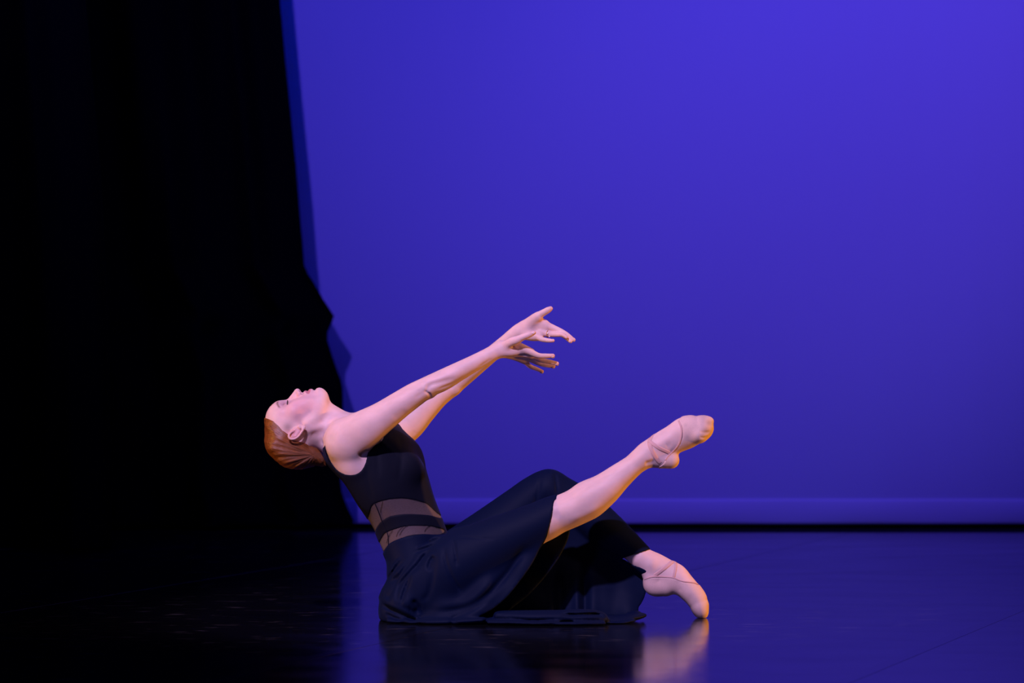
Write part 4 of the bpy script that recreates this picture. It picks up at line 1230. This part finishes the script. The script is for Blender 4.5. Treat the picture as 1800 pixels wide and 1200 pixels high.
# ------------------------------------------------------------------ ballet slippers
def slipper(prims, keep, sole_mask, tint_fn):
    def pst(p, d): return smax(smax(d, poly_sdf(p[:, [0, 2]], keep), 0.0015), -(p[:, 2] - 0.0004), 0.003)
    o, v = build('ballet_slipper', Field(prims, off=0.0020, post=pst), 0.0021, m_canvas, None, it=1)
    adopt(o)
    c = tint_fn(v)
    set_color(o, 'tint', c.astype(np.float32))
    return o
def tf_near(v):
    c = np.tile([0.72, 0.48, 0.40], (len(v), 1))
    px = v[:, 0] * FPX / (CAMD + v[:, 1]) + 900; py = 600 + (CAMZ - v[:, 2]) * FPX / (CAMD + v[:, 1])
    for (a, b_, s_, am) in [(1246, 743, 5, .45), (1241, 757, 5, .5), (1236, 763, 4, .4), (1205, 747, 3, .2), (1208, 768, 4, .25), (1235, 735, 8, .2), (1226, 772, 5, .25)]:
        e = am * np.exp(-(((px - a) ** 2 + (py - b_) ** 2) / s_ ** 2))[:, None]
        c = c * (1 - e) + e * np.array([0.20, 0.15, 0.17])
    return c
def ZP5(pts, y=-0.13): return np.array([[Z5(a, b_, y)[0], Z5(a, b_, y)[2]] for a, b_ in pts])
toe_near = ZP5([(840, 290), (860, 330), (885, 380), (893, 440), (885, 520), (862, 590), (820, 650), (770, 700), (715, 745), (690, 765), (665, 820), (640, 860), (590, 895), (560, 960), (760, 1000), (920, 860), (900, 760),
                (1080, 700), (1400, 560), (1400, 180), (1000, 120)])
foot_n = near_foot + near_foot_d
sl_n = slipper(foot_n, toe_near, None, tf_near)
sl_n['label'] = 'pale pink canvas slipper on the raised foot'
def tf_far(v):
    c = np.tile([0.68, 0.45, 0.38], (len(v), 1))
    px = v[:, 0] * FPX / (CAMD + v[:, 1]) + 900; py = 600 + (CAMZ - v[:, 2]) * FPX / (CAMD + v[:, 1])
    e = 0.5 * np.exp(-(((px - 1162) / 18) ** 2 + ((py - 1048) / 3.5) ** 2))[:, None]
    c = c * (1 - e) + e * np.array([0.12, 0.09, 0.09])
    for (a, b_, s_, am) in [(1213, 1047, 5, .2), (1222, 1056, 5, .15)]:
        e = am * np.exp(-(((px - a) ** 2 + (py - b_) ** 2) / s_ ** 2))[:, None]
        c = c * (1 - e) + e * np.array([0.20, 0.15, 0.17])
    return c
def ZP6(pts, y=0.04): return np.array([[Z6(a, b_, y)[0], Z6(a, b_, y)[2]] for a, b_ in pts])
toe_far = ZP6([(440, 560), (480, 543), (520, 530), (570, 524), (650, 528), (740, 528), (800, 540), (840, 558), (880, 576), (940, 584), (1000, 592), (1050, 612), (1120, 620), (1300, 800), (1300, 1100), (900, 1100), (400, 800)])
foot_f = far_foot + far_foot_d
sl_f = slipper(foot_f, toe_far, None, tf_far)
sl_f['label'] = 'pale pink canvas slipper on the foot touching the floor'

# elastic straps and slipper bindings, lying on the skin
Ffn = Field(near_foot + near_foot_d + near_leg); Fff = Field(far_foot + far_foot_d + far_leg)
def on_surface(pts, fld, off):
    """pull points to the surface along the gradient"""
    pts = np.array(pts); e = 1e-4
    for _ in range(8):
        d = fld.ev(pts)
        g = np.stack([fld.ev(pts + e * np.eye(3)[i]) - fld.ev(pts - e * np.eye(3)[i]) for i in range(3)], 1) / (2 * e)
        g = unit(g)
        pts = pts - (d - off)[:, None] * g
    return pts, g
def strap(rows, fld, width, Zf, parent, yf, m=m_elastic, name='elastic_strap', th=0.0010, off=0.0):
    """flat band through pixel points on the near side of the foot"""
    L = catmull([(*r, ) for r in rows], 6)
    pts = []
    for a, b_ in L:
        q = Zf(a, b_, 0)
        px = q[0] * FPX / CAMD + 900; py = 600 + (CAMZ - q[2]) * FPX / CAMD
        ys = np.linspace(yf[0], yf[1], 160); pp = np.array([P(px, py, y) for y in ys]); d = fld.ev(pp)
        i = np.argmax(d < 0) if (d < 0).any() else np.argmin(d)
        pts.append(pp[i])
    pts, g = on_surface(pts, fld, off)
    for _ in range(2):
        pts[1:-1] = 0.25 * pts[:-2] + 0.5 * pts[1:-1] + 0.25 * pts[2:]
    pts, g = on_surface(pts, fld, off)
    T = unit(np.gradient(pts, axis=0)); W = unit(np.cross(T, g))
    rows_ = []
    for u in (-1, -0.5, 0, 0.5, 1):
        q, gg = on_surface(pts + W * u * width / 2, fld, off)
        rows_.append((q, gg))
    top = [q + gg * th * (1 if abs(u) < 1 else .5) for (q, gg), u in zip(rows_, (-1, -.5, 0, .5, 1))]
    bot = [q - gg * 0.0012 for q, gg in rows_][::-1]
    ring = np.stack(top + bot, 1); n, k = ring.shape[:2]
    f = []
    for i in range(n - 1):
        for j in range(k):
            f.append((i * k + j, i * k + (j + 1) % k, (i + 1) * k + (j + 1) % k, (i + 1) * k + j))
    o = mesh_obj(name, ring.reshape(-1, 3), np.array(f), m, None)
    o.parent = parent
    return o
YN = (-0.24, -0.08); YF = (-0.06, 0.10)
strap([(515, 470), (465, 560), (475, 640), (520, 740), (570, 815), (605, 850)], Ffn, 0.0125, Z5, sl_n, YN)
strap([(455, 560), (520, 610), (600, 660), (700, 705), (760, 740), (800, 770)], Ffn, 0.0105, Z5, sl_n, YN, off=0.0004)
strap([(850, 300), (880, 380), (888, 460), (875, 540), (845, 610), (795, 670), (730, 735), (695, 775), (672, 812)], Ffn, 0.0050, Z5, sl_n, YN, name='binding', off=0.0016)
strap([(575, 512), (640, 465), (710, 410), (770, 362), (800, 348)], Fff, 0.0110, Z6, sl_f, YF)
strap([(800, 352), (808, 400), (800, 460), (785, 530)], Fff, 0.0085, Z6, sl_f, YF, off=0.0003)
strap([(462, 556), (520, 534), (580, 524), (700, 528), (790, 540), (860, 570), (940, 586), (1010, 596), (1050, 612)], Fff, 0.0040, Z6, sl_f, YF, name='binding', off=0.0016)
print('slippers', time.time() - T0)

# ------------------------------------------------------------------ nails and ring
def blob(name, c, r, R, m, parent, seg=12):
    th = np.linspace(0, np.pi, seg // 2 + 1); ph = np.arange(seg) * 2 * np.pi / seg
    v = np.array([[math.sin(a) * math.cos(b_), math.sin(a) * math.sin(b_), math.cos(a)] for a in th for b_ in ph]) * np.array(r)
    v = v @ np.asarray(R) + np.asarray(c)
    f = [(i * seg + j, i * seg + (j + 1) % seg, (i + 1) * seg + (j + 1) % seg, (i + 1) * seg + j) for i in range(seg // 2) for j in range(seg)]
    o = mesh_obj(name, v, f, m, None); adopt(o, parent)
    return o
def nail(tip, prev, out):
    """tip, prev joint (zoom coords), outward dorsal direction"""
    a, b_ = Z2(*tip), Z2(*prev)
    T = unit(a - b_); o_ = unit(np.array(out) - (np.array(out) @ T) * T); s_ = np.cross(T, o_)
    q, g = on_surface([a - T * 0.002 + o_ * 0.006], Fh_all, 0.0)
    n_ = g[0]; T2 = unit(T - (T @ n_) * n_); s2 = np.cross(T2, n_)
    blob('nail', q[0], (0.0058, 0.0042, 0.0011), np.stack([T2, s2, n_]), m_nail, person)
Fh_all = Field(near_hand + far_hand)
nail((738, 484, -.174), (700, 500, -.175), (0.1, -1, 0.15))
nail((990, 788, -.128), (900, 790, -.134), (0.2, -0.6, -0.8))
nail((1045, 890, -.104), (950, 868, -.112), (0.2, -0.5, -0.8))
nail((1000, 925, -.086), (900, 912, -.092), (0.2, -0.4, -0.9))
nail((850, 995, -.072), (770, 960, -.076), (0.2, -0.4, -0.9))
nail((958, 166, .086), (925, 185, .088), (-0.2, 1, 0.5))
nail((1262, 582, .082), (1190, 525, .090), (0.3, 1, 0.5))
nail((990, 590, .078), (950, 588, .082), (0.0, 1, 0.3))
def ring(c, T, r, tube):
    T = unit(T); a = unit(np.cross(T, [0, 1, 0])); b_ = np.cross(T, a)
    th = np.linspace(0, 2 * np.pi, 29)[:-1]
    cen = c + r * (np.cos(th)[:, None] * a + np.sin(th)[:, None] * b_)
    vs = []
    for i, t_ in enumerate(th):
        rad = math.cos(t_) * a + math.sin(t_) * b_
        for k in range(8):
            f_ = k * math.pi / 4
            vs.append(cen[i] + tube * (math.cos(f_) * rad + math.sin(f_) * T))
    n = len(th)
    f = [(i * 8 + k, i * 8 + (k + 1) % 8, ((i + 1) % n) * 8 + (k + 1) % 8, ((i + 1) % n) * 8 + k) for i in range(n) for k in range(8)]
    return mesh_obj('finger_ring', vs, f, m_gold, None)
rc = Z2(925, 499, .1045); rT = Z2(1040, 508, .092) - Z2(930, 500, .104)
rg = ring(rc, rT, 0.0103, 0.0011); adopt(rg)
rg['label'] = 'thin gold ring with small clear stones'
for (zx, zy) in ((918, 492), (944, 548)):
    q, g = on_surface([Z2(zx, zy, 0.092)], Field([Limb(np.array([rc - unit(rT) * .004, rc + unit(rT) * .004]), np.array([0.0112, 0.0112]))]), 0.0004)
    n_ = g[0]; t_ = unit(rT - (rT @ n_) * n_)
    o = blob('stone', q[0], (0.0022, 0.0022, 0.0016), np.stack([t_, np.cross(n_, t_), n_]), m_stone, person); o.parent = rg; o.location = (0, 0, 0)
print('done', time.time() - T0)
